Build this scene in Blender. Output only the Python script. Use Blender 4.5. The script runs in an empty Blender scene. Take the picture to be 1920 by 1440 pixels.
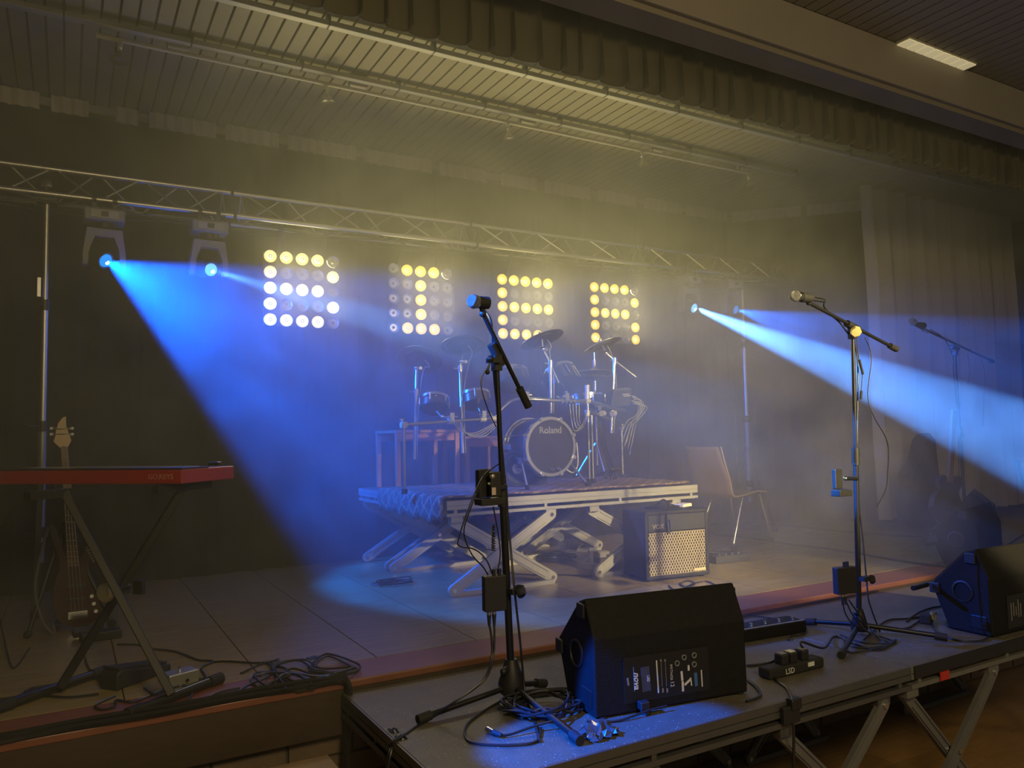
import bpy, bmesh, math, random
from mathutils import Vector, Matrix, Euler
random.seed(7)
sc = bpy.context.scene
COL = sc.collection
PI = math.pi

# ------------------------------------------------------------------ camera
YAW, PIT, ROL, FPX, CZ = math.radians(29.927), math.radians(3.6356), math.radians(-1.089), 1448.4, 0.93
FW = Vector((math.sin(YAW)*math.cos(PIT), math.cos(YAW)*math.cos(PIT), math.sin(PIT)))
_r0 = Vector((math.cos(YAW), -math.sin(YAW), 0)); _u0 = _r0.cross(FW)
RT = _r0*math.cos(ROL) + _u0*math.sin(ROL)
UP = -_r0*math.sin(ROL) + _u0*math.cos(ROL)
CAM = Vector((0, 0, CZ))
cd = bpy.data.cameras.new('camera'); cam = bpy.data.objects.new('camera', cd); COL.objects.link(cam)
cd.sensor_width = 36.0; cd.lens = 36.0*FPX/1920.0; cd.clip_start = 0.02; cd.clip_end = 60
m3 = Matrix((RT, UP, -FW)).transposed()
cam.matrix_world = Matrix.Translation(CAM) @ m3.to_4x4()
sc.camera = cam
AX, AY, AZ = 0, 1, 2
def U(px, py, a, v):
    """the point of the room on the plane axis a = v that the survey photograph shows at px, py"""
    d = FW + RT*((px-960)/FPX) - UP*((py-720)/FPX)
    t = (v - CAM[a])/d[a]
    return CAM + d*t

# ------------------------------------------------------------------ world, exposure, lights
sc.view_settings.view_transform = 'Standard'; sc.view_settings.look = 'None'
sc.view_settings.exposure = 0.1; sc.view_settings.gamma = 1.0; sc.view_settings.use_curve_mapping = False
sc.cycles.use_denoising = True
sc.cycles.volume_bounces = 0
sc.cycles.max_bounces = 6; sc.cycles.diffuse_bounces = 3; sc.cycles.glossy_bounces = 3
sc.cycles.sample_clamp_indirect = 4.0
sc.cycles.caustics_reflective = False; sc.cycles.caustics_refractive = False
w = bpy.data.worlds.new('hall_dimness'); sc.world = w; w.use_nodes = True
bg = w.node_tree.nodes['Background']
bg.inputs[0].default_value = (1.0, 0.86, 0.55, 1); bg.inputs[1].default_value = 0.11

def spot(name, loc, direction, power, color, full_deg, blend=0.1, radius=0.03, gobo_=None):
    l = bpy.data.lights.new(name, 'SPOT'); o = bpy.data.objects.new(name, l); COL.objects.link(o)
    o.location = loc; o.rotation_euler = Vector(direction).to_track_quat('-Z', 'Y').to_euler()
    l.energy = power; l.color = color; l.spot_size = math.radians(full_deg); l.spot_blend = blend
    l.shadow_soft_size = radius
    if gobo_: gobo_(l, o)
    return o
def gobo(lo, hi, scale, seed, rim=None):
    """a breakup gobo wheel: uneven brightness across the beam; rim = bright ring between two angles off the axis"""
    def f(l, o):
        l.use_nodes = True; nt = l.node_tree; n = nt.nodes; k = nt.links
        em = n['Emission']
        tc = n.new('ShaderNodeTexCoord'); nz = n.new('ShaderNodeTexNoise'); mp = n.new('ShaderNodeMapping')
        mp.inputs['Location'].default_value = (seed, seed*0.7, 0)
        mp.inputs['Scale'].default_value = (scale, scale, 0.001)
        nz.inputs['Scale'].default_value = 1.0; nz.inputs['Detail'].default_value = 2.0
        mr = n.new('ShaderNodeMapRange'); mr.inputs[1].default_value = .3; mr.inputs[2].default_value = .7
        mr.inputs[3].default_value = lo; mr.inputs[4].default_value = hi
        k.new(tc.outputs['Normal'], mp.inputs['Vector']); k.new(mp.outputs[0], nz.inputs['Vector'])
        k.new(nz.outputs[0], mr.inputs[0]); out = mr.outputs[0]
        if rim:
            dt = n.new('ShaderNodeVectorMath'); dt.operation = 'DOT_PRODUCT'; dt.inputs[1].default_value = (0, 0, -1)
            k.new(tc.outputs['Normal'], dt.inputs[0])
            r2 = n.new('ShaderNodeMapRange'); r2.inputs[1].default_value = math.cos(math.radians(rim[0])); r2.inputs[2].default_value = math.cos(math.radians(rim[1]))
            r2.inputs[3].default_value = 1; r2.inputs[4].default_value = rim[2]
            k.new(dt.outputs['Value'], r2.inputs[0])
            mu = n.new('ShaderNodeMath'); mu.operation = 'MULTIPLY'; k.new(out, mu.inputs[0]); k.new(r2.outputs[0], mu.inputs[1]); out = mu.outputs[0]
        k.new(out, em.inputs['Strength'])
    return f
# moving heads on the truss: lens position, beam axis
HEADS = [((0.171, 5.10, 1.998), (0.852, -0.189, -0.488)), ((0.759, 5.10, 1.993), (0.616, -0.72, -0.32)),
         ((4.806, 5.10, 2.012), (0.227, -0.867, -0.444)), ((5.319, 5.10, 2.031), (0.383, -0.838, -0.389))]
def head_dir(i):
    """where the head body looks: between its beam and the hall"""
    L, a = HEADS[i]; return (Vector(a).normalized()*.55 + Vector((.0, -1, -.25)).normalized()*.55).normalized()
def lens_front(i, d=0.028):
    return Vector(HEADS[i][0]) + head_dir(i)*d
BLUE, SKY = (0.0, 0.118, 1.0), (0.09, 0.33, 1.0)
spot('beam_blue', lens_front(0), HEADS[0][1], 2000, BLUE, 63, .28, .02, gobo(.7, 1.25, 6, 3, (24, 27.5, 1.45)))
# unseen spots added beyond the frame to put blue on nearest deck and microphone
SIDE = (-1.5, 2.5, 2.25)
spot('side_fill', SIDE, Vector((1.50, 2.05, -.04))-Vector(SIDE), 4500, BLUE, 9, .35, .02)
spot('side_fill', SIDE, Vector((1.31, 2.48, 1.36))-Vector(SIDE), 5000, (.01, .18, 1.0), 6, .4, .02)
spot('beam_pale', lens_front(1), HEADS[1][1], 3200, SKY, 8.2, .15, .015)
spot('beam_pale', lens_front(2), HEADS[2][1], 15000, SKY, 12, .12, .02, gobo(.8, 1.15, 26, 1))
spot('beam_blue', lens_front(3), HEADS[3][1], 1300, (0.0, 0.15, 1.0), 32, .2, .02, gobo(.5, 1.4, 9, 5))
# second unseen hall spot, added for a low side lamp's light before the amp
spot('front_spot', (4.9, -1.6, 2.0), Vector((3.95, 3.75, .05))-Vector((4.9, -1.6, 2.0)), 1000, (1.0, .78, .38), 17, .5, .04)
# unseen warm spot out in the hall, on the drum riser
spot('front_spot', (3.4, -1.7, 2.3), Vector((3.35, 4.25, .7))-Vector((3.4, -1.7, 2.3)), 2200, (1.0, .80, .38), 24, .6, .05)
# unseen fill lamps added behind the viewer to lift the floor, beam and curtain
def bulb(name, loc, power, color, radius):
    l = bpy.data.lights.new(name, 'POINT'); o = bpy.data.objects.new(name, l); COL.objects.link(o)
    o.location = loc; l.energy = power; l.color = color; l.shadow_soft_size = radius
bulb('hall_fill', (.6, -1.3, 2.6), 260, (1.0, .76, .38), .5)
bulb('hall_fill', (4.6, -1.5, 2.6), 55, (1.0, .77, .42), .25)
# ------------------------------------------------------------------ materials
MATS = {}
def mat(name, color, rough=.6, metal=0.0, noise=0.0, nscale=8.0, bump=0.0, bscale=60.0, emit=None, estr=0.0, stretch=None, spec=.5, coat=0.0):
    if name in MATS: return MATS[name]
    m = bpy.data.materials.new(name); m.use_nodes = True
    nt = m.node_tree; n = nt.nodes; k = nt.links; b = n['Principled BSDF']
    b.inputs['Base Color'].default_value = (*color, 1); b.inputs['Roughness'].default_value = rough
    b.inputs['Metallic'].default_value = metal; b.inputs['Specular IOR Level'].default_value = spec
    b.inputs['Coat Weight'].default_value = coat
    if noise or bump:
        tc = n.new('ShaderNodeTexCoord'); mp = n.new('ShaderNodeMapping')
        k.new(tc.outputs['Object'], mp.inputs['Vector'])
        if stretch: mp.inputs['Scale'].default_value = stretch
    if noise:
        nz = n.new('ShaderNodeTexNoise'); nz.inputs['Scale'].default_value = nscale; nz.inputs['Detail'].default_value = 6
        k.new(mp.outputs[0], nz.inputs['Vector'])
        mx = n.new('ShaderNodeMix'); mx.data_type = 'RGBA'
        mx.inputs[6].default_value = (*[c*(1-noise) for c in color], 1)
        mx.inputs[7].default_value = (*[min(1, c*(1+noise)) for c in color], 1)
        k.new(nz.outputs[0], mx.inputs[0]); k.new(mx.outputs[2], b.inputs['Base Color'])
    if bump:
        nb = n.new('ShaderNodeTexNoise'); nb.inputs['Scale'].default_value = bscale
        k.new(mp.outputs[0], nb.inputs['Vector'])
        bp = n.new('ShaderNodeBump'); bp.inputs['Strength'].default_value = bump; bp.inputs['Distance'].default_value = .01
        k.new(nb.outputs[0], bp.inputs['Height']); k.new(bp.outputs[0], b.inputs['Normal'])
    if emit:
        b.inputs['Emission Color'].default_value = (*emit, 1); b.inputs['Emission Strength'].default_value = estr
        m.cycles.emission_sampling = 'NONE'
    MATS[name] = m; return m
CHROME = mat('chrome', (.78, .78, .76), .16, 1.0)
ALU = mat('aluminium', (.52, .52, .50), .38, 1.0, .12, 14)
ALUPAINT = mat('aluminium_rail', (.36, .35, .32), .5, .4, .15, 9)
STEEL = mat('black_steel', (.018, .018, .02), .38, .3)
PLASTIC = mat('black_plastic', (.016, .016, .018), .5)
RUBBER = mat('black_rubber', (.014, .014, .015), .75)
CABLE = mat('cable_black', (.016, .016, .018), .42)
CABLEW = mat('cable_white', (.62, .58, .5), .5)
TOLEX = mat('black_tolex', (.011, .011, .0115), .6, 0, .2, 30, .35, 260)
BOXBLACK = mat('black_textured_paint', (.009, .009, .0105), .62, 0, .25, 40, .4, 300, spec=.22)
WHITEPL = mat('white_plastic', (.7, .66, .55), .45)
WHITEPRINT = mat('white_print', (.62, .62, .6), .6)
GREYPRINT = mat('grey_print', (.22, .22, .22), .6)
MOLTON = mat('black_molton', (.013, .0125, .013), .95, 0, .25, 6, spec=.15)
BRASS = mat('brass', (.75, .56, .2), .25, 1.0)

# ------------------------------------------------------------------ mesh builder
class MB:
    def __init__(s): s.v = []; s.f = []
    def add(s, vs, fs):
        o = len(s.v); s.v += [Vector(p) for p in vs]; s.f += [tuple(i+o for i in q) for q in fs]; return s
    def box(s, c, size, R=None):
        c = Vector(c); h = Vector(size)/2; vs = []
        for x in (-1, 1):
            for y in (-1, 1):
                for z in (-1, 1):
                    p = Vector((x*h.x, y*h.y, z*h.z)); vs.append(c + (R @ p if R else p))
        return s.add(vs, [(0, 1, 3, 2), (4, 6, 7, 5), (0, 4, 5, 1), (2, 3, 7, 6), (0, 2, 6, 4), (1, 5, 7, 3)])
    def bar(s, a, b, wd, ht, up=(0, 0, 1)):
        a, b = Vector(a), Vector(b); d = (b-a).normalized(); u = Vector(up)
        if abs(d.dot(u)) > .98: u = Vector((0, 1, 0))
        sd = d.cross(u).normalized(); u = sd.cross(d)
        vs = [p + sd*(x*wd/2) + u*(z*ht/2) for p in (a, b) for x, z in ((-1, -1), (1, -1), (1, 1), (-1, 1))]
        return s.add(vs, [(0, 1, 2, 3), (7, 6, 5, 4), (0, 4, 5, 1), (1, 5, 6, 2), (2, 6, 7, 3), (3, 7, 4, 0)])
    def tube(s, pts, r, n=8, caps=True, r2=None):
        pts = [Vector(p) for p in pts]; N = len(pts); rs = []
        t0 = (pts[1]-pts[0]).normalized()
        u = t0.orthogonal().normalized(); rings = []
        for i, p in enumerate(pts):
            t = (pts[min(i+1, N-1)] - pts[max(i-1, 0)]).normalized() if N > 2 else t0
            u = (u - t*u.dot(t)); u = u.normalized() if u.length > 1e-6 else t.orthogonal().normalized()
            w_ = t.cross(u); rad = r if r2 is None else r + (r2-r)*i/(N-1)
            if isinstance(r, (list, tuple)): rad = r[i]
            rings.append([p + (u*math.cos(2*PI*k/n) + w_*math.sin(2*PI*k/n))*rad for k in range(n)])
        vs = [q for g in rings for q in g]; fs = []
        for i in range(N-1):
            for k in range(n):
                fs.append((i*n+k, i*n+(k+1) % n, (i+1)*n+(k+1) % n, (i+1)*n+k))
        if caps: fs += [tuple(reversed(range(n))), tuple((N-1)*n+k for k in range(n))]
        return s.add(vs, fs)
    def lathe(s, prof, n=24, M=None, ring=False):
        vs = []; fs = []
        for r, z in prof:
            for k in range(n):
                p = Vector((r*math.cos(2*PI*k/n), r*math.sin(2*PI*k/n), z)); vs.append(M @ p if M else p)
        for i in range(len(prof)-1):
            for k in range(n): fs.append((i*n+k, i*n+(k+1) % n, (i+1)*n+(k+1) % n, (i+1)*n+k))
        if ring:
            L = len(prof)-1
            for k in range(n): fs.append((L*n+k, L*n+(k+1) % n, (k+1) % n, k))
            return s.add(vs, fs)
        if prof[0][0] > 1e-6: fs.append(tuple(reversed(range(n))))
        if prof[-1][0] > 1e-6: fs.append(tuple((len(prof)-1)*n+k for k in range(n)))
        return s.add(vs, fs)
    def ball(s, c, r, n=12, sq=(1, 1, 1)):
        prof = [(max(1e-7, r*math.sin(PI*i/(n//2))), -r*math.cos(PI*i/(n//2))) for i in range(n//2+1)]
        M = Matrix.Translation(Vector(c)) @ Matrix.Diagonal((*sq, 1)); return s.lathe(prof, n, M)
    def prism(s, poly, a, b, f):
        """poly 2D points mapped by f(u, v, t) for t = a and b"""
        n = len(poly); vs = [f(u, v, a) for u, v in poly] + [f(u, v, b) for u, v in poly]
        fs = [tuple(reversed(range(n))), tuple(range(n, 2*n))] + [(i, (i+1) % n, n+(i+1) % n, n+i) for i in range(n)]
        return s.add(vs, fs)
    def grid(s, rows):
        n = len(rows[0]); vs = [p for r in rows for p in r]
        fs = [(i*n+j, i*n+j+1, (i+1)*n+j+1, (i+1)*n+j) for i in range(len(rows)-1) for j in range(n-1)]
        return s.add(vs, fs)
    def mesh(s, name, m, smooth=40):
        me = bpy.data.meshes.new(name); me.from_pydata([tuple(p) for p in s.v], [], s.f)
        bm = bmesh.new(); bm.from_mesh(me); bmesh.ops.remove_doubles(bm, verts=bm.verts, dist=1e-5)
        bmesh.ops.recalc_face_normals(bm, faces=bm.faces); bm.to_mesh(me); bm.free()
        for p in me.polygons: p.use_smooth = bool(smooth)
        if smooth: me.set_sharp_from_angle(angle=math.radians(smooth))
        me.materials.append(m); return me
    def build(s, name, m, parent=None, smooth=40, bevel=0, loc=None):
        """vertices are in world space; the object's origin goes to its own base point"""
        org = Vector((0, 0, 0))
        if parent is None:
            xs = [p.x for p in s.v]; ys = [p.y for p in s.v]; zs = [p.z for p in s.v]
            org = Vector(((min(xs)+max(xs))/2, (min(ys)+max(ys))/2, min(zs))) if loc is None else Vector(loc)
            s.v = [p-org for p in s.v]
        o = bpy.data.objects.new(name, s.mesh(name, m, smooth)); COL.objects.link(o)
        if parent is not None: put(o, parent)
        else: o.location = org
        if bevel:
            b = o.modifiers.new('edge', 'BEVEL'); b.width = bevel; b.segments = 2; b.limit_method = 'ANGLE'; b.angle_limit = math.radians(35)
            b.harden_normals = False
        return o
def wm(o):
    M = o.matrix_basis.copy()
    while o.parent: M = o.parent.matrix_basis @ M; o = o.parent
    return M
def put(o, parent):
    """parent o; o's vertices stay at their world place"""
    o.parent = parent; o.matrix_basis = wm(parent).inverted()
def tag(o, label=None, cat=None, group=None, kind=None):
    for k, v in (('label', label), ('category', cat), ('group', group), ('kind', kind)):
        if v: o[k] = v
    return o
def thing(name, loc, label, cat, group=None, rot=None):
    o = bpy.data.objects.new(name, None); COL.objects.link(o); o.location = loc
    o.empty_display_size = .05
    if rot: o.rotation_euler = rot
    return tag(o, label, cat, group)
def clone(root, loc, label=None, group=None, rotz=None):
    def cp(o, par):
        c = o.copy(); COL.objects.link(c); c.parent = par
        for ch in list(o.children): cp(ch, c)
        return c
    c = cp(root, None); c.location = loc
    if rotz is not None: c.rotation_euler.z = rotz
    if label: c['label'] = label
    if group: c['group'] = group
    return c
def Rz(a): return Matrix.Rotation(a, 3, 'Z')
def along(p, d):
    """matrix that takes local +Z to direction d at p"""
    return Matrix.Translation(Vector(p)) @ Vector(d).to_track_quat('Z', 'Y').to_matrix().to_4x4()
def curve_pts(P, k=6):
    P = [Vector(p) for p in P]; Q = [P[0]] + P + [P[-1]]; out = []
    for i in range(1, len(Q)-2):
        p0, p1, p2, p3 = Q[i-1], Q[i], Q[i+1], Q[i+2]
        for j in range(k):
            t = j/k
            out.append(.5*((2*p1) + (p2-p0)*t + (2*p0-5*p1+4*p2-p3)*t*t + (3*p1-p0-3*p2+p3)*t**3))
    out.append(P[-1]); return out
def cable(name, P, r, label=None, cat='cable', group=None, m=None, parent=None, n=6, k=6):
    o = MB().tube(curve_pts(P, k), r, n).build(name, m or CABLE, parent)
    if label: tag(o, label, cat, group)
    return o
def floor_pts(px, z):
    return [U(x, y, AZ, z) for x, y in px]
def loops(c, R1, R2, turns, r, seed, zj=.012, ang=0.0, jit=.25):
    rnd = random.Random(seed); P = []
    n = int(turns*7)
    for i in range(n):
        a = 2*PI*i/7 + rnd.uniform(-.2, .2); q = 1 + rnd.uniform(-jit, jit)
        x, y = R1*q*math.cos(a), R2*q*math.sin(a)
        P.append(Vector((c[0] + x*math.cos(ang) - y*math.sin(ang), c[1] + x*math.sin(ang) + y*math.cos(ang), c[2] + r + rnd.uniform(0, zj) + .006*((i//7) % 4))))
    return P
def words(name, txt, size, M, m, parent, bold=0.0, depth=.0006, shear=0):
    cu = bpy.data.curves.new(name, 'FONT'); cu.body = txt; cu.size = size; cu.extrude = depth; cu.offset = bold; cu.shear = shear
    cu.align_x = 'CENTER'; cu.align_y = 'CENTER'; cu.resolution_u = 3
    t = bpy.data.objects.new(name, cu); COL.objects.link(t)
    dg = bpy.context.evaluated_depsgraph_get()
    me = bpy.data.meshes.new_from_object(t.evaluated_get(dg)); me.materials.clear(); me.materials.append(m)
    bpy.data.objects.remove(t); bpy.data.curves.remove(cu)
    o = bpy.data.objects.new(name, me); COL.objects.link(o)
    o.parent = parent; o.matrix_basis = wm(parent).inverted() @ M
    return o
def frame(o, x, y):
    """matrix with local x along x, local y along y"""
    x = Vector(x).normalized(); y = Vector(y); z = x.cross(y).normalized(); y = z.cross(x)
    return Matrix.Translation(Vector(o)) @ Matrix((x, y, z)).transposed().to_4x4()
# ------------------------------------------------------------------ the room
XL, XR, YB, ZC = -2.6, 9.3, 5.95, 3.2
def struct(o): return tag(o, kind='structure')
LINO = mat('stage_lino', (.29, .225, .10), .26, 0, .5, 3, .04, 40, stretch=(1.2, 14, 1))
PLANKC = mat('ceiling_paint', (.26, .23, .145), .5, 0, .07, 3)
PLANKH = mat('hall_ceiling_paint', (.21, .195, .155), .45, 0, .22, 2.2)
DARK = mat('dark_void', (.02, .019, .017), .9)
REDWOOD = mat('red_brown_board', (.20, .075, .045), .42, 0, .25, 12, stretch=(1, 8, 1))
BROWN = mat('brown_fascia', (.05, .032, .018), .5, 0, .3, 10, stretch=(1, 1, 6))
BRICK = mat('dull_brick', (.15, .105, .07), .85, 0, .3, 7, .3, 50)
MORTAR = mat('mortar', (.07, .055, .04), .9)
BEAMC = mat('beam_paint', (.19, .17, .145), .6, 0, .08, 4, .05, 20)
PARQUET = mat('hall_floor_wood', (.30, .175, .07), .35, 0, .3, 6, stretch=(1, 6, 1))

fl = struct(MB().box(((XL+XR)/2, 4.55, -.04), (XR-XL, 2.9, .06)).build('floor', mat('floor_joint', (.05, .042, .03), .7)))
BWID = .475
k0 = int((XL-.19)/BWID)
for k in range(k0, 30):
    x0, x1 = .192+k*BWID, .192+(k+1)*BWID
    if x1 < XL or x0 > XR: continue
    MB().box(((x0+x1)/2, (3.172+5.95)/2, -.0045), (BWID-.005, 5.95-3.172, .009)).build('floor_board', LINO, fl, 0)
struct(MB().box(((XL+XR)/2, 3.05, -.015), (XR-XL, .24, .03)).build('trim_1', REDWOOD, None, 0, .006))
struct(MB().box(((XL+XR)/2, 2.965, -.115), (XR-XL, .05, .17)).build('trim_2', BROWN, None, 0, .004))
wf = struct(MB().box(((XL+XR)/2, 3.06, -.475), (XR-XL, .1, .55)).build('wall_front', MORTAR, None, 0))
rb = random.Random(3)
for row in range(6):
    z = -.245 - row*.09
    x = -.9 + (row % 2)*.12
    while x < 6.3:
        wd = .235 + rb.uniform(-.05, .05)
        MB().box((x+wd/2, 3.006+rb.uniform(-.004, .004), z), (wd-.012, .016, .078)).build('brick', BRICK, wf, 0)
        x += wd
hf = struct(MB().box(((XL+XR)/2, .4, -.80), (XR-XL, 5.3, .06)).build('floor', mat('hall_floor_joint', (.03, .02, .012), .7), None, 0))
for k in range(32):
    y = -.4 + k*.11
    for j in range(5):
        x0 = -2.4 + j*2.0 + (k % 3)*.45
        MB().box((x0+1.0, y, -.763), (1.994, .106, .02)).build('floor_board', PARQUET, hf, 0)

ce = struct(MB().box(((XL+XR)/2, 4.4, ZC+.06), (XR-XL, 3.1, .08)).build('ceiling', DARK, None, 0))
ch = struct(MB().box(((XL+XR)/2, .9, ZC+.06), (XR-XL, 3.8, .08)).build('ceiling', DARK, None, 0))
GP = .0869
mA = MB().box((0, 0, 0), (GP-.013, 2.95, .022)).mesh('plank', PLANKC, 0)
mB = MB().box((0, 0, 0), (GP-.011, 3.5, .022)).mesh('plank', PLANKH, 0)
def plank(me, x, y, par):
    o = bpy.data.objects.new('plank', me); COL.objects.link(o); o.location = (x, y, ZC+.011); o.parent = par
    o.matrix_basis = wm(par).inverted() @ Matrix.Translation((x, y, ZC+.011))
k = -26
while -.311+GP*(k+1) < XR:
    x = -.311 + GP*(k+.5)
    if x > XL: plank(mA, x, 4.38, ce)
    if x > XL: plank(mB, x, .95, ch)
    k += 1
struct(MB().box(((XL+XR)/2, 2.80, (2.94+ZC)/2), (XR-XL, .2, ZC-2.94)).build('trim_3', BEAMC, None, 0, .006))
struct(MB().box(((XL+XR)/2, 2.81, 2.925), (XR-XL, .16, .03)).build('trim_4', mat('beam_batten', (.16, .14, .11), .6), None, 0))
WALLC = mat('dark_wall', (.05, .045, .04), .9)
struct(MB().box(((XL+XR)/2, YB+.05, 1.2), (XR-XL, .1, 4.2)).build('wall_back', WALLC, None, 0))
struct(MB().box((XR+.05, 2.3, 1.2), (.1, 7.4, 4.2)).build('wall_right', WALLC, None, 0))
struct(MB().box((XL-.05, 2.3, 1.2), (.1, 7.4, 4.2)).build('wall_left', WALLC, None, 0))

# bright reflection on the hall ceiling by the beam, built as a glowing strip
t = thing('ceiling_glint', (4.55, 2.62, ZC), 'glowing strip for a bright reflection on the hall ceiling against the beam', 'lamp')
MB().box((4.577, 2.66, ZC-.004), (.70, .085, .008)).build('housing', mat('glint_backing', (.3, .28, .22), .5), t, 0)
GLINT = mat('glint_glow', (.9, .85, .6), .5, emit=(1, .86, .5), estr=.3)
for i in range(8):
    x = 4.23 + GP*(i+.5)
    MB().box((x, 2.66, ZC-.014), (GP-.011, .08, .006)).build('glint_strip', GLINT, t, 0)

# ------------------------------------------------------------------ drapes
def drape_mesh(p0, p1, z0, z1, period, amp, seed, kick=.0, nz=7, side=None):
    rnd = random.Random(seed); p0, p1 = Vector(p0), Vector(p1); d = p1-p0; L = d.length; d.normalize()
    nrm = Vector((d.y, -d.x, 0)); n = max(8, int(L/period*9)); ph = rnd.uniform(0, 6)
    per = [rnd.uniform(.8, 1.25) for _ in range(40)]
    rows = []
    for j in range(nz):
        z = z0 + (z1-z0)*j/(nz-1); row = []
        for i in range(n+1):
            s_ = L*i/n; a = ph + 2*PI*s_/period + .9*math.sin(s_*2.3+seed)
            fl_ = amp*(math.sin(a) + .35*math.sin(2.3*a+1+z*.6))*(1.15-.35*(z-z0)/(z1-z0))
            kk = kick*max(0, 1-(z-z0)/.35)**2
            q = p0 + d*s_ + nrm*(fl_ + kk + .01*math.sin(3*z+seed)); row.append((q.x, q.y, z))
        rows.append(row)
    return MB().grid(rows)
HEADT = mat('tan_heading_tape', (.62, .53, .40), .85, 0, .15, 20)
def drape(p0, p1, seed, label, group, gap=0.0):
    c = (Vector(p0)+Vector(p1))/2
    t = thing('stage_drape', (c.x, c.y, 0), label, 'curtain', group)
    drape_mesh(p0, p1, .004, 3.09, .2, .014, seed, .09).build('cloth', MOLTON, t, 80)
    d = (Vector(p1)-Vector(p0)).normalized(); n = Vector((d.y, -d.x, 0))*.045
    a, b = Vector(p0)+d*(.02+gap)+n, Vector(p1)-d*.03+n
    drape_mesh(a, b, 3.075, 3.185, .075, .008, seed+50, 0, 3).build('heading_tape', HEADT, t, 80)
edges = [-.55, -.16, .12, .42, .92, 1.36, 1.95, 2.6, 3.1, 3.62, 4.2, 4.75, 5.3, 5.95]
CNT = ['first', 'second', 'third', 'fourth', 'fifth', 'sixth', 'seventh', 'eighth', 'ninth', 'tenth', 'eleventh', 'twelfth', 'last']
for i in range(len(edges)-1):
    drape((edges[i], 5.76, 0), (edges[i+1], 5.76, 0), i, CNT[i]+' black backdrop drape panel along the back wall, counting from the keyboard end', 'black backdrop drapes along the back', .11 if i in (2, 8) else .015)
for i, (a, b) in enumerate((((5.98, 5.76, 0), (6.50, 5.24, 0)), ((6.50, 5.24, 0), (6.98, 4.70, 0)))):
    drape(a, b, 30+i, ['black drape panel set askew in the far corner, next to the last straight one', 'black drape panel set askew, half hidden behind the beige curtain'][i], 'askew drapes in the far stage corner')
struct(MB().box((2.2, 5.80, 3.165), (7.4, .02, .05)).build('trim_5', mat('white_rail', (.55, .5, .4), .6), None, 0))
BEIGE = mat('beige_curtain', (.46, .41, .33), .92, 0, .1, 5, spec=.2)
cm = drape_mesh((6.36, 4.46, 0), (8.95, 4.46, 0), .085, 3.17, .235, .045, 77, .0, 9)
tag(cm.build('main_curtain', BEIGE, None, 80), 'tall beige main curtain in soft folds, drawn aside near the stage corner', 'curtain')
# scalloped valance behind the beam
rows = []
P, A = .128, .085
for z in (2.685, 2.70, 2.8, 3.0, ZC-.005):
    row = []
    for i in range(int(9.0/P)*10+1):
        u = i/10; x = .25 + u*P; fz = .55 + .45*(ZC-z)/.5
        uu = u + .12*math.sin(u*1.7)
        s_ = abs(math.sin(PI*uu))
        row.append((x - .030*math.sin(2*PI*uu)*fz, 3.05 - A*fz*(1-s_**.6) + .006*math.sin(u*.9), z + .003*math.sin(u*2.1)))
    rows.append(row)
VAL = mat('olive_valance', (.055, .048, .026), .9, 0, .12, 5, spec=.2)
o = MB().grid(rows).build('valance', VAL, None, 80); tag(o, 'dark olive pleated valance with scalloped hem hanging behind the beam', 'curtain')
sm = o.modifiers.new('cloth', 'SOLIDIFY'); sm.thickness = .004

# ------------------------------------------------------------------ ceiling tracks
def track(name, y, x0, x1, w_, h_, label):
    t = thing(name, ((x0+x1)/2, y, ZC), label, 'rail')
    MB().box(((x0+x1)/2, y, ZC-.03-h_/2), (x1-x0, w_, h_)).build('rail_profile', ALUPAINT, t, 0, .003)
    x = x0+.35
    while x < x1:
        MB().box((x, y, ZC-.017), (.02, w_*.9, .034)).add([], []).build('hanger', STEEL, t, 0)
        MB().box((x, y, ZC-.03-h_/2), (.008, w_+.004, h_+.004)).build('clip', STEEL, t, 0)
        x += .62
track('curtain_rail', 4.535, -.4, 5.55, .048, .03, 'broad metal curtain rail under the plank ceiling, middle of the stage depth')
track('curtain_rail', 3.985, -.4, 7.6, .045, .03, 'metal curtain rail on the ceiling close behind the scalloped valance')
t = thing('lamp_pole', (2.6, 4.58, 3.1), 'thin pale pole slung below the ceiling carrying five bulbs', 'pole')
MB().tube([(.10, 4.58, 3.105), (5.03, 4.58, 3.105)], .0125, 10).build('pole', mat('pole_paint', (.5, .46, .36), .45), t)
for x in (.45, 1.5, 2.75, 3.95, 4.9):
    MB().tube([(x, 4.58, 3.11), (x, 4.58, ZC)], .004, 6).build('hanger', STEEL, t)
    MB().box((x+.06, 4.59, 3.165), (.11, .06, .06)).build('junction_box', mat('junction_box', (.35, .32, .26), .6), t, 0)
ordn = ['first', 'second', 'third', 'fourth', 'fifth']
BULBG = mat('bulb_mirror', (.55, .52, .45), .12, .9); BULBF = mat('bulb_face', (.05, .048, .042), .25)
for i, x in enumerate((.215, 1.35, 2.64, 3.84, 5.0)):
    t = thing('reflector_bulb', (x, 4.58, 2.975), ordn[i]+' reflector bulb along the thin ceiling pole, counting from its left end', 'bulb', 'bulbs on the ceiling pole')
    tl = Vector((.12 if i == 3 else -.05 if i == 0 else .10, -.05 if i < 2 else .05, -1)).normalized(); p = Vector((x, 4.58, 3.092))
    M = along(p, tl)
    MB().lathe([(.012, 0), (.016, .005), (.016, .035), (.012, .04), (.013, .055)], 12, M).build('socket', CHROME, t)
    MB().lathe([(.012, .055), (.016, .068), (.034, .088), (.044, .102), (.046, .108), (.001, .109)], 20, M).build('bulb', BULBG if i != 0 else mat('bulb_dull', (.1, .09, .08), .35, .3), t)
    MB().lathe([(.043, .1085), (.03, .113), (.001, .115)], 20, M).build('bulb_front', BULBF, t)
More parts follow.
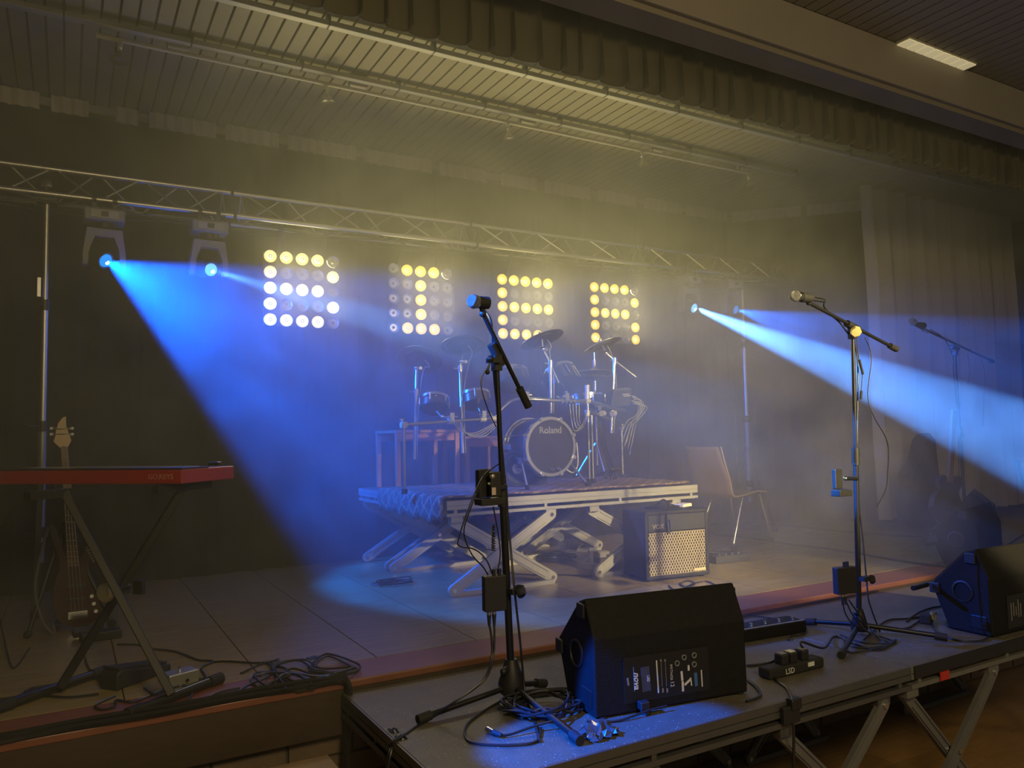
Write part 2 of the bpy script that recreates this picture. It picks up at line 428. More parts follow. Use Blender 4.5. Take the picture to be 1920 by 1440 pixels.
# ------------------------------------------------------------------ truss
TY, TZB, TZT, TW = 5.14, 2.365, 2.545, .21
chords = [(TY, TZB), (TY+TW, TZB), (TY+TW/2, TZT)]
secs = [(-1.10, .905), (.925, 2.66), (2.68, 4.36), (4.38, 6.16)]
labs = ['triangular aluminium truss length whose joint is above the first lit letter', 'triangular aluminium truss length above the first two lit letters',
        'triangular aluminium truss length above the last two lit letters', 'triangular aluminium truss length at the far end above the paired moving heads']
for (x0, x1), lb in zip(secs, labs):
    t = thing('truss_length', ((x0+x1)/2, TY+TW/2, TZB), lb, 'truss', 'truss lengths of the lighting bar')
    for y, z in chords:
        c = MB().tube([(x0, y, z), (x1, y, z)], .0185, 12).build('chord', ALU, t)
        for xe, s_ in ((x0, 1), (x1, -1)):
            MB().tube([(xe+.0*s_, y, z), (xe+.05*s_, y, z)], .0225, 12).build('coupler', ALU, c)
    n = max(2, round((x1-x0-.12)/.25))
    if n % 2: n += 1
    for (a, b) in ((0, 2), (1, 2), (0, 1)):
        for i in range(n):
            xa, xb = x0+.06+(x1-x0-.12)*i/n, x0+.06+(x1-x0-.12)*(i+1)/n
            p, q = (chords[a], chords[b]) if (i+(a == 1)) % 2 else (chords[b], chords[a])
            MB().tube([(xa+.012, *p), (xb-.012, *q)], .007, 6).build('brace', ALU, t)
    for xe in (x0+.05, x1-.05):
        for (a, b) in ((0, 2), (1, 2)):
            MB().tube([(xe, *chords[a]), (xe, *chords[b])], .006, 6).build('end_brace', ALU, t)
# cable run lying along the truss
for s_, (yo, lb) in enumerate(((.02, 'black cable laced below the front lower tube of the truss'), (TW-.02, 'black cable laced below the rear lower tube of the truss'))):
    P_ = [(x, TY+yo+.012*math.sin(x*5+s_), TZB-.035-.022*abs(math.sin(x*3.1+s_*1.3))) for x in [-.6+.22*i for i in range(30)]]
    cable('truss_cable', P_, .006, lb, group='cables laced to the truss', k=3)
def wind_stand(x, y, top, lb, zf=0.0, tilt=0.0, head='fork'):
    t = thing('truss_stand', (x, y, zf), lb, 'stand')
    def X(z): return x - tilt*(top-z)
    MB().tube([(X(.25), y, .25), (X(1.02), y, 1.02)], .0245, 14).build('lower_tube', mat('stand_grey', (.3, .3, .3), .35, .8), t)
    MB().tube([(X(1.02), y, 1.0), (X(1.72), y, 1.72)], .0205, 14).build('middle_tube', ALU, t)
    MB().tube([(X(1.72), y, 1.7), (X(top), y, top)], .0165, 14).build('upper_tube', ALU, t)
    for z, r in ((1.02, .034), (1.72, .03), (.42, .036)):
        c = MB().tube([(X(z), y, z-.03), (X(z), y, z+.03)], r, 14).build('collar', STEEL, t)
        MB().tube([(X(z), y-.02, z), (X(z)-.07, y-.05, z)], .006, 8).ball((X(z)-.075, y-.052, z), .014, 8).build('knob', STEEL, c)
    MB().box((X(1.80)-.03, y-.02, 1.82), (.018, .02, .11)).build('crank_plate', ALU, t, 0)
    MB().box((x, y, top+.01), (.10, .10, .02)).tube([(x-.0, y-.03, top), (x, y-.03, top+.09)], .02, 10).build('truss_fork', STEEL, t)
    MB().lathe([(.03, 0), (.03, .02), (.012, .05), (.001, .052)], 12, Matrix.Translation((x, y-.05, top+.075))).build('fork_pin', CHROME, t)
    for k in range(3):
        a = .5 + k*2*PI/3
        f = Vector((X(0)+.52*math.cos(a), y+.30*math.sin(a), zf+.012)); h = Vector((X(.78), y, .78))
        l = MB().bar(h, f, .028, .016).build('leg', STEEL, t, 0)
        MB().tube([f-Vector((0, 0, .012)), f+Vector((0, 0, .02))], .02, 10).build('rubber_foot', RUBBER, l)
        MB().bar(Vector((X(.36), y, .36)), h.lerp(f, .55), .022, .01).build('leg_brace', STEEL, t, 0)
    return t
wind_stand(-.125, 5.19, TZB-.04, 'tall crank stand carrying the near end of the truss, behind the keyboard')
wind_stand(5.52, 5.19, TZB-.04, 'tall crank stand carrying the far end of the truss, behind the wooden chair', tilt=-.0)

# ------------------------------------------------------------------ moving heads
GLASS_B = mat('lens_blue', (.02, .1, .4), .1, emit=(.0, .33, 1.0), estr=1.2)
GLASS_P = mat('lens_pale', (.1, .3, .6), .1, emit=(.16, .55, 1.0), estr=1.5)
GLASS_D = mat('lens_dim', (.02, .1, .4), .1, emit=(.0, .27, .9), estr=.8)
CORE = mat('lens_core', (.4, .9, 1), .2, emit=(.6, 1.0, 1.0), estr=6)
HEADC = mat('moving_head_grey', (.17, .17, .175), .45)
hl = ['moving head lamp throwing the wide deep blue beam, nearest the crank stand by the keyboard', 'moving head lamp throwing a narrow pale beam across the first lit letter',
      'moving head lamp throwing the bright pale beam past the microphones', 'moving head lamp with a dim blue fan, nearest the far crank stand']
gl = [GLASS_B, GLASS_P, GLASS_P, GLASS_D]
for i, (L, a) in enumerate(HEADS):
    L = Vector(L); a = head_dir(i)
    t = thing('moving_head', (L.x, L.y, L.z), hl[i], 'stage lamp', 'moving heads under the truss')
    bx = L.x - .0
    b = MB().box((bx, L.y+.04, 2.262), (.215, .15, .075)).build('base', HEADC, t, 0, .008)
    MB().box((bx, L.y-.037, 2.262), (.15, .006, .05)).build('control_panel', mat('panel_grey', (.26, .26, .26), .35), b, 0, .003)
    MB().box((bx, L.y-.042, 2.262), (.04, .004, .03)).build('display', mat('display_dark', (.03, .03, .03), .15), b, 0)
    for dx in (-.055, .055):
        c = MB().tube([(bx+dx-.012, TY, TZB), (bx+dx+.012, TY, TZB)], .027, 12).box((bx+dx, TY, TZB-.045), (.024, .03, .05)).build('clamp', STEEL, t, 30)
        MB().lathe([(.012, 0), (.016, .008), (.012, .018), (.001, .018)], 10, Matrix.Translation((bx+dx+.015, TY-.03, TZB-.07))).build('wing_nut', ALU, c)
    MB().tube([(bx, L.y+.04, 2.226), (bx, L.y+.04, 2.19)], .05, 16).build('pan_bearing', STEEL, t)
    yk = [(-.115, 0), (-.095, .15), (.095, .15), (.115, 0), (.115, -.075), (.085, -.075), (.075, .03), (.05, .10), (-.05, .10), (-.075, .03), (-.085, -.075), (-.115, -.075)]
    ya = Vector((a.y, -a.x, 0)).normalized(); ya = (Vector((1, 0, 0))*.85 + ya*.15*(-1 if ya.x < 0 else 1)).normalized(); yb = Vector((-ya.y, ya.x, 0))
    base = Vector((bx, L.y+.04, L.z+.04))
    MB().prism(yk, -.03, .03, lambda u, v, w_: base + ya*u + Vector((0, 0, v)) + yb*w_).build('yoke', HEADC, t, 0, .004)
    M = along(L - a*.11, a)
    hd = MB().lathe([(.03, -.03), (.058, -.02), (.066, .03), (.058, .11), (.05, .125), (.049, .13), (.041, .13), (.041, .12), (.001, .12)], 24, M).build('head', PLASTIC, t)
    MB().lathe([(.040, .126), (.028, .133), (.001, .137)], 24, M).build('lens', gl[i], hd)
    if i != 3:
        MB().lathe([(.013, .135), (.001, .139)], 12, M @ Matrix.Translation((.008, -.008, 0))).build('lens_core', CORE, hd)

# ------------------------------------------------------------------ letter panels of lamps
LITS = {'B': ['11110', '10001', '11110', '10001', '11110'], 'I': ['01110', '00100', '00100', '00100', '01110'],
        'E': ['11111', '10000', '11111', '10000', '11111'], 'R': ['11110', '10001', '11110', '10001', '10001']}
HOT = mat('lamp_hot', (1, .9, .6), .3, emit=(1.0, .76, .18), estr=.85)
WARMR = mat('lamp_warm', (1, .7, .25), .3, emit=(1.0, .62, .03), estr=.95)
HOTC = mat('lamp_core', (1, .95, .8), .3, emit=(1.0, .90, .5), estr=1.5)
AMBC = mat('lamp_core_amber', (1, .9, .6), .3, emit=(1.0, .88, .3), estr=1.4)
RING = mat('lamp_ring', (.16, .12, .05), .4)
OFFL = mat('lamp_unlit', (.42, .42, .42), .2, .75)
OFFB = mat('lamp_unlit_core', (.12, .12, .12), .2, .3)
PANEL = mat('panel_black', (.012, .012, .013), .7)
PIT_ = .1063; PR = .041
def make(prof, m, n=20, ring=False): return MB().lathe(prof, n, Matrix.Rotation(PI/2, 4, 'X'), ring).mesh('lamp', m, 50)
rim = [(PR, -.012), (PR, .0), (PR-.004, .001)]
m_hot = make([(PR, -.012), (PR, .0), (PR-.006, -.004), (.018, -.022), (.001, -.024)], HOT)
m_warm = make([(PR, -.012), (PR, .0), (PR-.006, -.004), (.018, -.022), (.001, -.024)], WARMR)
m_off = make([(PR, -.012), (PR, .0), (PR-.006, -.004), (.018, -.022), (.001, -.024)], OFFL)
m_hc = make([(.022, -.02), (.02, -.006), (.012, -.003), (.001, -.002)], HOTC, 14)
m_ac = make([(.022, -.02), (.018, -.004), (.010, -.001), (.001, 0)], AMBC, 14)
m_oc = make([(.012, -.022), (.010, -.008), (.001, -.006)], OFFB, 12)
m_rg = make([(.0085, .0005), (.0105, .003), (.0125, .0005), (.0105, -.003)], RING, 16, True)
YP = 5.2
tl = [(507, 480), (738, 504), (942, 523.5), (1115, 538)]
wl = ['square black lamp matrix whose lit bulbs form a B', 'square black lamp matrix whose lit bulbs form an I', 'square black lamp matrix whose lit bulbs form an E', 'square black lamp matrix whose lit bulbs form an R']
for i, ch_ in enumerate('BIER'):
    p = U(*tl[i], AY, YP); x0, z0 = p.x, p.z
    cx, cz = x0+2*PIT_, z0-2*PIT_
    t = thing('letter_light', (cx, YP, cz-.27), wl[i], 'stage light', 'letter lamp matrices under the truss')
    bk = MB().box((cx, YP+.05, cz), (.5, .012, .5)).build('back_panel', PANEL, t, 0, .004)
    for dx in (-.15, .15):
        MB().bar((cx+dx, YP+.047, cz+.23), (cx+dx, TY+.01, TZB-.005), .03, .006).build('hanging_strap', STEEL, t, 0)
    for r in range(5):
        for c in range(5):
            on = LITS[ch_][r][c] == '1'
            hot = i == 0 or (i == 1 and r > 9)
            me = (m_hot if hot else m_warm) if on else m_off
            o = bpy.data.objects.new('lamp', me); COL.objects.link(o); o.parent = t
            pos = Matrix.Translation((x0+c*PIT_, YP, z0-r*PIT_))
            o.matrix_basis = wm(t).inverted() @ pos
            q = bpy.data.objects.new('bulb', (m_hc if hot else m_ac) if on else m_oc); COL.objects.link(q); q.parent = o
            if on and i < 2:
                q = bpy.data.objects.new('bulb_ring', m_rg); COL.objects.link(q); q.parent = o
    # the light these bulbs give, from just in front of the panel
    l = bpy.data.lights.new('panel_light', 'AREA'); o = bpy.data.objects.new('panel_light', l); COL.objects.link(o)
    o.location = (cx, YP-.05, cz); o.rotation_euler = Vector((.02, -1, .28)).to_track_quat('-Z', 'Y').to_euler()
    l.shape = 'SQUARE'; l.size = .46; l.energy = (11, 9, 12, 9)[i]; l.color = (1.0, .85, .38); l.spread = math.radians(140)
# ------------------------------------------------------------------ folding stage decks
DECKTOP = mat('deck_black_ply', (.11, .098, .075), .45, 0, .25, 18, .25, 160)
def sparkle(m):
    nt = m.node_tree; n = nt.nodes; k = nt.links; b = n['Principled BSDF']
    tc = n.new('ShaderNodeTexCoord'); vo = n.new('ShaderNodeTexVoronoi'); vo.inputs['Scale'].default_value = 75
    k.new(tc.outputs['Object'], vo.inputs['Vector'])
    r = n.new('ShaderNodeMapRange'); r.inputs[1].default_value = .10; r.inputs[2].default_value = .16; r.inputs[3].default_value = 1; r.inputs[4].default_value = 0
    k.new(vo.outputs['Distance'], r.inputs[0])
    old = b.inputs['Base Color'].links[0].from_socket
    mx = n.new('ShaderNodeMix'); mx.data_type = 'RGBA'; mx.inputs[7].default_value = (.5, .5, .5, 1)
    ml = n.new('ShaderNodeMath'); ml.operation = 'MULTIPLY'; k.new(r.outputs[0], ml.inputs[0])
    gt = n.new('ShaderNodeMath'); gt.operation = 'GREATER_THAN'; gt.inputs[1].default_value = .55
    sp = n.new('ShaderNodeSeparateColor'); k.new(vo.outputs['Color'], sp.inputs[0]); k.new(sp.outputs[0], gt.inputs[0]); k.new(gt.outputs[0], ml.inputs[1])
    k.new(ml.outputs[0], mx.inputs[0]); k.new(old, mx.inputs[6]); k.new(mx.outputs[2], b.inputs['Base Color'])
sparkle(DECKTOP)
DARKALU = mat('dark_rail', (.13, .13, .135), .4, .6, .15, 9)
LEGALU = mat('leg_aluminium', (.42, .41, .385), .5, .4, .15, 12)
LEGDULL = mat('leg_dull', (.17, .17, .17), .5, .4, .15, 12)
REDTAPE = mat('red_tape', (.45, .03, .02), .5)
def deck(name, x0, x1, y0, y1, zt, zf, xs, label, group, rail, legm, lw=.05, yb=None, skip_top=False, base=True):
    t = thing(name, ((x0+x1)/2, (y0+y1)/2, zf), label, 'stage deck', group)
    MB().box(((x0+x1)/2, (y0+y1)/2, zt-.012), (x1-x0-.012, y1-y0-.012, .024)).build('deck_top', DECKTOP, t, 0, .002)
    for (a, b) in (((x0, y0+.015), (x1, y0+.015)), ((x0, y1-.015), (x1, y1-.015)), ((x0+.015, y0+.03), (x0+.015, y1-.03)), ((x1-.015, y0+.03), (x1-.015, y1-.03))):
        m = MB()
        m.bar((*a, zt-.0155), (*b, zt-.0155), .03, .027); m.bar((*a, zt-.031), (*b, zt-.031), .020, .006); m.bar((*a, zt-.0435), (*b, zt-.0435), .03, .021); [m.box(Vector((*a, zt-.064)).lerp(Vector((*b, zt-.064)), q), (.02, .02, .024)) for q in (.03, .35, .65, .97)]; m.bar((*a, zt-.083), (*b, zt-.083), .03, .018)
        m.build('frame_rail', rail, t, 0)
    for yy in (y0+.035, (yb or y1)-.035):
        for (a, b, fa, fb) in xs:
            for j, (tp, ft) in enumerate(((a, fb), (b, fa))):
                off = -.016 if j else .016
                pt, pf = Vector((tp, yy+off, zt-.125)), Vector((ft, yy+off, zf+.035))
                d = (pf-pt).normalized(); n_ = Vector((-d.z, 0, d.x)); m = MB()
                prof = []
                for k in range(9):
                    an = PI*k/8; prof.append(pt - d*math.sin(an)*lw*.5 + n_*math.cos(an)*lw*.5)
                for k in range(9):
                    an = PI*k/8; prof.append(pf + d*math.sin(an)*lw*.5 - n_*math.cos(an)*lw*.5)
                N = len(prof); th = .011
                m.add([p+Vector((0, -th, 0)) for p in prof]+[p+Vector((0, th, 0)) for p in prof],
                      [tuple(range(N)), tuple(reversed(range(N, 2*N)))]+[(i, N+i, N+(i+1) % N, (i+1) % N) for i in range(N)])
                lg = m.build('leg', legm, t, 30)
                for s_ in (-.3, .3):
                    MB().bar(pt+d*.06+n_*s_*lw+Vector((0, -.014, 0)), pf-d*.05+n_*s_*lw+Vector((0, -.014, 0)), .006, .006, up=(0, 1, 0)).build('leg_ridge', legm, lg, 0)
                for p in (pt, pt.lerp(pf, .5), pf):
                    MB().tube([p+Vector((0, -.018, 0)), p+Vector((0, .018, 0))], .012, 12).build('pivot_bolt', CHROME, lg)
                MB().box((tp, yy, zt-.108), (.075, .05, .045)).build('hinge_bracket', rail, t, 0, .004)
            if base:
                MB().bar((min(a, fa)+.0, yy, zf+.012), (max(b, fb), yy, zf+.012), .04, .024).build('foot_rail', legm, t, 0)
    return t
r1 = deck('drum_riser', 1.887, 3.805, 4.05, 5.05, .549, 0, [(1.955, 2.60, 1.93, 2.62), (2.93, 3.62, 2.95, 3.66)], 'low folding riser deck under the drum kit, rug on top', 'folding riser decks under the drums', ALUPAINT, LEGALU, .066)
r2 = deck('drum_riser', 1.887, 3.805, 5.07, 5.60, .545, 0, [(1.955, 2.60, 1.93, 2.62), (2.93, 3.62, 2.95, 3.66)], 'second riser deck behind the rug, nearest the backdrop', 'folding riser decks under the drums', ALUPAINT, LEGALU, .066, base=False)
MB().bar((2.74, 4.9, .40), (2.62, 4.9, .31), .05, .05).build('red_tape_mark', REDTAPE, r1, 0)
d1 = deck('front_deck', .915, 2.957, 1.967, 2.925, -.04, -.75, [(1.05, 1.62, 1.0, 1.66), (2.25, 2.80, 2.18, 2.86)], 'black topped folding deck under the tripod mic stand and the nearest wedge', 'folding decks before the stage edge', DARKALU, LEGDULL, .05)
d2 = deck('front_deck', 2.963, 5.0, 1.967, 2.925, -.04, -.75, [(2.985, 3.575, 2.98, 3.52), (4.3, 4.85, 4.25, 4.9)], 'black topped folding deck under the boom stand near the second wedge', 'folding decks before the stage edge', mat('deck_rail', (.22, .215, .2), .45, .5, .15, 9), LEGDULL, .05)
MB().box((4.0, 1.964, -.066), (2.04, .006, .05)).build('black_edge_strip', PLASTIC, d2, 0)
MB().box((3.18, 1.962, -.11), (.06, .006, .035)).build('red_tape_mark', REDTAPE, d2, 0)
MB().bar((2.245, 1.98, -.66), (2.215, 1.98, -.69), .056, .034, up=(0, 1, 0)).build('red_tape_mark', REDTAPE, d1, 0)
words('stencil', '2', .035, frame((.908, 2.42, -.085), (0, -1, 0), (0, 0, 1)), GREYPRINT, d1)
# wooden step below the stage
st = thing('wooden_step', (.45, 2.45, -.75), 'pale wooden step in the gap beside the nearest folding deck', 'step')
STEPW = mat('step_wood', (.26, .17, .075), .5, 0, .25, 8, stretch=(1, 7, 1))
MB().box((.40, 2.41, -.185), (.80, .62, .03)).build('tread', STEPW, st, 0, .003)
for x in (.05, .79): MB().box((x-.02, 2.41, -.475), (.03, .58, .55)).build('side_panel', BROWN, st, 0)
MB().box((.40, 2.69, -.475), (.72, .02, .55)).build('back_panel', BROWN, st, 0)

# ------------------------------------------------------------------ rug on the riser
def rug_mat():
    m = bpy.data.materials.new('rug_weave'); m.use_nodes = True; nt = m.node_tree; n = nt.nodes; k = nt.links; b = n['Principled BSDF']
    tc = n.new('ShaderNodeTexCoord'); sp = n.new('ShaderNodeSeparateXYZ'); k.new(tc.outputs['Object'], sp.inputs[0])
    def M(op, a, b_=None):
        q = n.new('ShaderNodeMath'); q.operation = op
        for i, v in enumerate((a, b_)):
            if v is None: continue
            if isinstance(v, (int, float)): q.inputs[i].default_value = v
            else: k.new(v, q.inputs[i])
        return q.outputs[0]
    u = M('MULTIPLY', sp.outputs[1], 8.5); v = M('MULTIPLY', M('SUBTRACT', sp.outputs[0], sp.outputs[2]), 8.5)
    def tri(x): return M('ABSOLUTE', M('SUBTRACT', M('FRACT', x), .5))
    a = M('ABSOLUTE', M('SUBTRACT', tri(u), M('SUBTRACT', .5, tri(v))))
    ln = M('LESS_THAN', a, .085)
    nz = n.new('ShaderNodeTexNoise'); nz.inputs['Scale'].default_value = 45; k.new(tc.outputs['Object'], nz.inputs['Vector'])
    mx = n.new('ShaderNodeMix'); mx.data_type = 'RGBA'; mx.inputs[6].default_value = (.11, .07, .058, 1); mx.inputs[7].default_value = (.42, .33, .23, 1)
    k.new(M('MULTIPLY', ln, nz.outputs[0]), mx.inputs[0]); k.new(mx.outputs[2], b.inputs['Base Color'])
    b.inputs['Roughness'].default_value = .95
    bp = n.new('ShaderNodeBump'); bp.inputs['Strength'].default_value = .6; bp.inputs['Distance'].default_value = .01; k.new(nz.outputs[0], bp.inputs['Height']); k.new(bp.outputs[0], b.inputs['Normal'])
    return m
RUG = rug_mat()
rows = []
prof = [(1.862, .425), (1.858, .47), (1.856, .52), (1.862, .556), (1.885, .565), (1.95, .562)] + [(1.95+.1*i, .561) for i in range(1, 19)]
for j in range(27):
    y = 4.058 + 1.03*j/26; row = []
    for i, (x, z) in enumerate(prof):
        dz = .010*math.sin(j*1.1) + .004*math.sin(j*2.7) if i < 3 else 0
        row.append((x + (.006*math.sin(j*1.5+i) if i < 3 else .002*math.sin(j*2.1)), y + (.010*math.sin(x*9) if j in (0, 26) else 0), z + dz*(3-min(i, 3))/2 + .003*math.sin(x*17+j*.9) - (.0 if i < 3 else 0)))
    rows.append(row)
o = MB().grid(rows).build('rug', RUG, None, 60)
tag(o, 'worn brown rug with pale zigzag pattern hanging over the riser edge', 'rug')
s_ = o.modifiers.new('pile', 'SOLIDIFY'); s_.thickness = .012; s_.offset = 1

# ------------------------------------------------------------------ wooden tables behind the drums
TABW = mat('reddish_wood', (.33, .15, .10), .5, 0, .2, 10, stretch=(1, 1, .2))
def table(x0, x1, y0, y1, zt, legs, label):
    t = thing('wooden_table', ((x0+x1)/2, (y0+y1)/2, .545), label, 'table', 'wooden tables behind the drum kit')
    MB().box(((x0+x1)/2, (y0+y1)/2, zt), (x1-x0, y1-y0, .022)).build('tabletop', TABW, t, 0, .003)
    for y in (y0+.03, y1-.03): MB().box(((x0+x1)/2, y, zt-.04), (x1-x0-.06, .018, .055)).build('apron', TABW, t, 0)
    for x, y in legs: MB().box((x, y, (.5455+zt)/2), (.034, .034, zt-.5455)).build('leg', TABW, t, 0, .003)
    return t
table(2.0, 2.50, 5.12, 5.55, .955, [(2.02, 5.14), (2.48, 5.14), (2.02, 5.53), (2.48, 5.53)], 'reddish wooden table behind the drums, the nearer one to the blue beam')
table(2.56, 2.98, 5.16, 5.58, .90, [(2.58, 5.18), (2.96, 5.18), (2.58, 5.56), (2.96, 5.56)], 'reddish wooden table behind the drums, the lower one behind the bass drum')
# ------------------------------------------------------------------ electronic drum kit
ZD = .572
SHELL = mat('drum_shell', (.20, .19, .17), .22, .85); MESHB = mat('drum_head_black', (.018, .0175, .017), .7)
PADRUB = mat('pad_rubber', (.05, .052, .056), .5)
# bass drum
c = Vector((2.73, 4.25, .838)); R = .188
t = thing('bass_drum', (c.x, c.y+.15, ZD), 'bass drum with dark front head and chrome hoop on the riser', 'drum')
M = along(c, (0, 1, 0))
MB().lathe([(R-.008, .03), (R-.008, .30), (R-.02, .30)], 40, M).build('shell', SHELL, t)
hp = MB().lathe([(R-.014, -.004), (R+.006, -.004), (R+.008, .03), (R-.004, .034), (R-.014, .0)], 40, M, True).build('front_hoop', mat('hoop_steel', (.5, .5, .48), .25, .95), t)
MB().lathe([(R-.004, .28), (R+.008, .28), (R+.008, .31), (R-.01, .31)], 40, M, True).build('rear_hoop', CHROME, t)
hd = MB().lathe([(R-.010, .004), (.10, .002), (.0001, .002)], 40, M).build('front_head', MESHB, t)
words('lettering', 'Roland', .062, frame((c.x-.0, c.y+.001, c.z+.105), (1, 0, 0), (0, 0, 1)), GREYPRINT, hd, .0012)
for k in range(8):
    a = 2*PI*k/8 + .39; p = c + Vector((math.cos(a)*(R+.004), 0, math.sin(a)*(R+.004)))
    MB().box(p+Vector((0, .012, 0)), (.022, .05, .022), Matrix.Rotation(-a, 3, 'Y')).tube([p+Vector((0, .03, 0)), p+Vector((0, .27, 0))], .004, 6).build('claw', CHROME, t)
for s_ in (-1, 1):
    a_ = c+Vector((s_*R*.93, .08, -.09)); b_ = Vector((c.x+s_*.235, c.y-.09, ZD))
    l = MB().tube([a_, b_], .009, 10).box(a_, (.03, .05, .04)).build('spur', CHROME, t)
    MB().tube([b_+(a_-b_).normalized()*.035, b_], .014, 10).build('rubber_tip', RUBBER, l)
for dx in (-.02, .0, .03, .045):
    MB().tube([c+Vector((dx, -.012, -.135)), c+Vector((dx+.02, -.014, -.155))], .004, 6).build('beater_glint', CHROME, t)
# kick trigger body seen as black support
MB().box((c.x+.02, c.y+.34, .60), (.24, .12, .10)).box((c.x+.02, c.y+.40, .70), (.09, .05, .2)).build('pedal_frame', STEEL, t, 0)
cable('drum_cable', [U(1060, 879, AY, 4.3), U(1075, 886, AY, 4.28), U(1083, 872, AY, 4.27), U(1083, 850, AY, 4.27), U(1081, 830, AY, 4.3)], .004, 'thin pale cable hanging beside the bass drum hoop', group=None, m=CABLEW)
# floor loudspeaker beside it
p = U(972, 893, AY, 4.45); p.z = max(p.z, ZD+.12)
t = thing('round_speaker', (p.x, p.y, ZD), 'black round speaker with a white centre cap left of the bass drum', 'speaker')
M = along(p, (-.25, -1, 0))
MB().lathe([(.115, -.16), (.125, -.15), (.125, .0), (.115, .006), (.108, .002), (.107, -.04), (.0001, -.04)], 32, M).build('cabinet', PLASTIC, t)
MB().lathe([(.0001, -.038), (.106, -.038), (.108, .0), (.095, .008), (.085, -.006), (.04, -.03), (.001, -.03)], 32, M).build('cone', PADRUB, t)
cp_ = MB().lathe([(.036, -.03), (.034, -.018), (.02, -.013), (.001, -.012)], 24, M).build('centre_cap', WHITEPRINT, t)
fr_ = frame(p+Vector((-.25, -1, 0)).normalized()*-.0105, Vector((1, -.25, 0)), (0, 0, 1))
for u, v, l_ in ((-.010, .008, .012), (.006, .009, .013), (0, -.012, .014)):
    MB().box((0, 0, 0), (l_, .004, .001)).build('worn_print', PLASTIC, cp_, 0).matrix_basis = wm(cp_).inverted() @ fr_ @ Matrix.Translation((u, v, 0))
MB().lathe([(.06, 0), (.06, .03), (.04, .045), (.001, .045)], 20, Matrix.Translation((p.x, p.y+.05, p.z+.13))).build('chrome_top', CHROME, t)
MB().box((p.x, p.y+.08, ZD+.01), (.2, .12, .02)).build('foot', PLASTIC, t, 0)

# rack
RACKW = mat('rack_tube', (.5, .49, .45), .25, .95); CLAMPW = mat('rack_clamp', (.52, .49, .42), .45, .3)
t = thing('drum_rack', (2.7, 4.55, ZD), 'chrome tube rack with pale clamps that carries the drum pads', 'drum rack')
def V(px, py, y): return U(px, py, AY, y)
Ll, Lc, Lr = V(757, 797, 4.45), V(1101, 735, 4.42), V(1165, 800, 4.75)
def foot(p, px, m=None):
    q = Vector((p.x, p.y, ZD)); MB().tube([p, q], .0115, 12).build('leg', RACKW, t)
    MB().tube([q, q+Vector((0, 0, .03))], .019, 12).build('leg_foot', RUBBER, t)
foot(Ll, 0); foot(Lc, 0); foot(Lr, 0)
foot(Lc+Vector((.045, .02, -.16)), 0)
A_ = [Ll, V(845, 790, 4.5), V(925, 785, 4.55)]
MB().tube(A_, .012, 12).build('cross_tube', RACKW, t)
MB().tube(curve_pts([V(925, 785, 4.55), V(960, 752, 4.5), V(1000, 749, 4.42), V(1060, 752, 4.4), V(1101, 752, 4.42)], 5), .013, 12).build('cross_tube', RACKW, t)
MB().tube([V(1101, 770, 4.42), V(1140, 785, 4.6), Lr], .015, 12).build('cross_tube', RACKW, t)
MB().tube([V(1101, 752, 4.42), V(1172, 770, 4.62)], .014, 12).build('cross_tube', RACKW, t)
def clamp(p, d, r=.02, l=.04, m=None):
    d = Vector(d).normalized(); cl = MB().tube([Vector(p)-d*l/2, Vector(p)+d*l/2], r, 14).build('clamp', m or CLAMPW, t)
    s_ = d.orthogonal().normalized()
    MB().tube([Vector(p)+s_*r*.8, Vector(p)+s_*(r+.025)], .005, 6).box(Vector(p)+s_*(r+.03), (.026, .008, .01)).build('wing_bolt', CHROME, cl)
for p, d in ((A_[0], (1, 0, 0)), (A_[0], (0, 0, 1)), (A_[1], (1, 0, 0)), (A_[2], (1, 0, 0)), (V(1101, 752, 4.42), (1, 0, 0)), (V(1101, 775, 4.42), (0, 0, 1)), (V(1130, 775, 4.5), (1, .5, 0)), (V(1150, 775, 4.55), (1, .4, 0)), (Lr, (0, 0, 1)), (V(905, 786, 4.54), (1, 0, 0))):
    clamp(p, d)
MB().tube([V(1101, 722, 4.42), V(1101, 752, 4.42)], .017, 14).build('top_sleeve', CLAMPW, t)
for px_ in (1052, 1060, 1068, 1076): clamp(V(px_, 753, 4.4), (1, 0, 0), .021, .014, CHROME)

